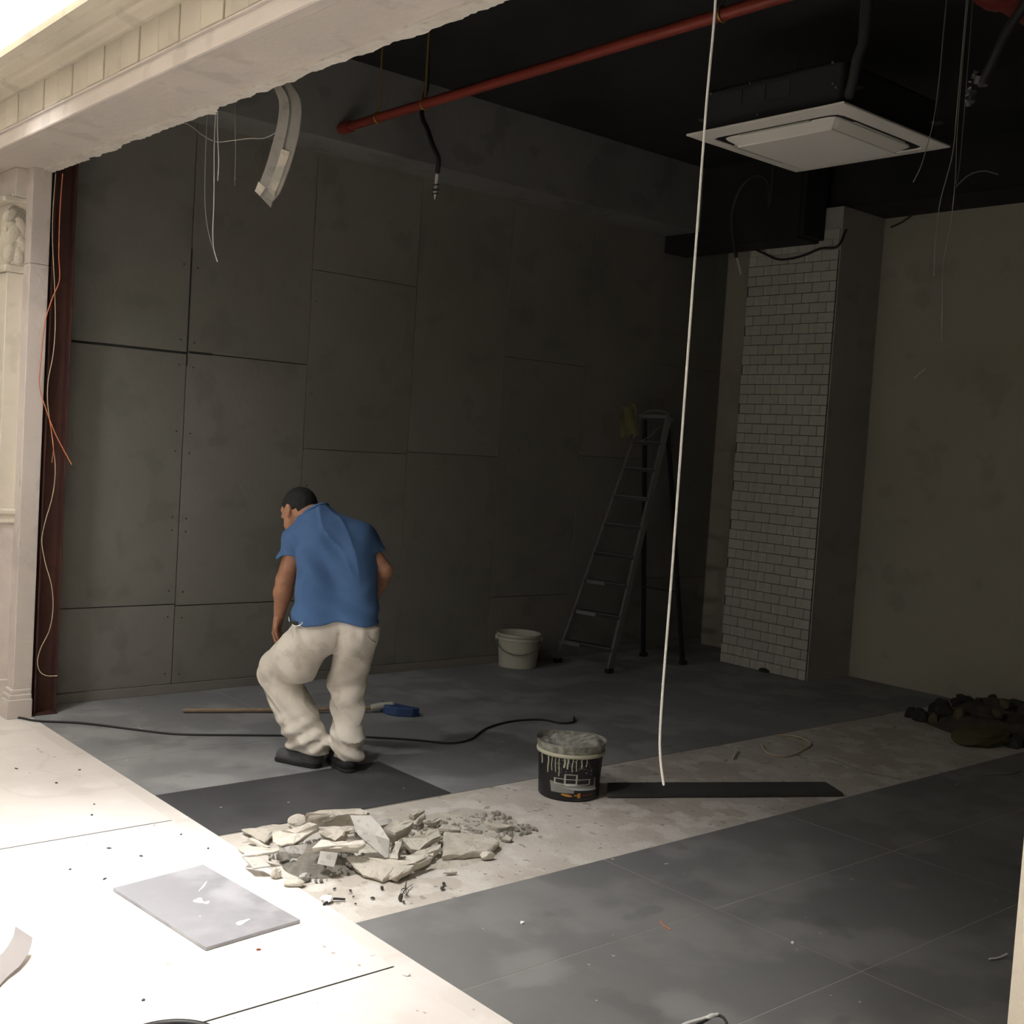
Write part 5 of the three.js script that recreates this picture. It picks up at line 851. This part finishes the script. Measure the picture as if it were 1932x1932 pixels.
  // shoes
  const shoe = (heel, toe, k) => { const d = nrm(sub3(toe, heel)), s = nrm(crs(d, [0, 1, 0])), at = (a, b, c) => add3(add3(add3(heel, d, a), s, b), [0, 1, 0], c);
    const up = (x, y, z) => { const p = [x, y, z]; let v = cap(p, at(0.035, 0, 0.045), at(0.11, 0, 0.048), 0.042, 0.045); v = smin(v, cap(p, at(0.11, 0.004 * k, 0.045), at(0.215, 0.008 * k, 0.032), 0.045, 0.035), 0.03); v = smin(v, cap(p, at(0.035, 0, 0.05), at(0.045, 0, 0.10), 0.040, 0.043), 0.02); v = smax(v, 0.012 - y, 0.004); return smax(v, y - 0.115, 0.004); };
    const so = (x, y, z) => { const p = [x, 0.012, z]; let v = cap(p, at(0.032, 0, 0.012), at(0.12, 0, 0.012), 0.041, 0.044); v = smin(v, cap(p, at(0.12, 0, 0.012), at(0.215, 0.008 * k, 0.012), 0.044, 0.040), 0.02); return smax(v, Math.max(y - 0.02, 0.0008 - y), 0.004); };
    const lo = heel.map((x, i) => Math.min(x, toe[i]) - 0.07), hi = heel.map((x, i) => Math.max(x, toe[i]) + 0.07); lo[1] = -0.02; hi[1] = 0.15;
    return [surfaceNets(up, lo, hi, 0.006), surfaceNets(so, lo, hi, 0.005)]; };
  const leather = std({ color: lin(0.022, 0.022, 0.024), roughness: 0.7, bumpMap: bumpGrit, bumpScale: 0.001 }), dusty = std({ color: lin(0.09, 0.09, 0.095), roughness: 0.9, bumpMap: bumpGrit, bumpScale: 0.001 }), sole = std({ color: lin(0.014, 0.014, 0.014), roughness: 0.85 });
  for (const [h, t, m, k] of [[[0.030, 0, 0.025], [-0.075, 0, -0.19], leather, 1], [[-0.125, 0, -0.055], [-0.315, 0, -0.175], dusty, -1]]) { const [u, s] = shoe(h, t, k), sh = part('shoe', uvm(u), m, o); part('sole', uvm(s), sole, sh); }
  // phone and keys clipped at the waist
  const bc = part('belt_clip', uvm(rbox(-0.300, -0.245, 0.728, 0.746, 0.065, 0.095, 0.003).rotateZ(-0.0)), std({ color: lin(0.012, 0.012, 0.012), roughness: 0.3 }), o);
  part('key_ring', tube([[-0.305, 0.762, 0.07], [-0.296, 0.740, 0.085], [-0.268, 0.727, 0.102], [-0.246, 0.734, 0.106], [-0.236, 0.746, 0.108]], 0.003, 6, 6), std({ color: lin(0.7, 0.7, 0.68), roughness: 0.25, metalness: 0.8 }), bc, 'shiny metal clip');
}
scene.traverse((o) => { if (o.isMesh) { o.castShadow = true; o.receiveShadow = true; } });
renderer.render(scene, camera);
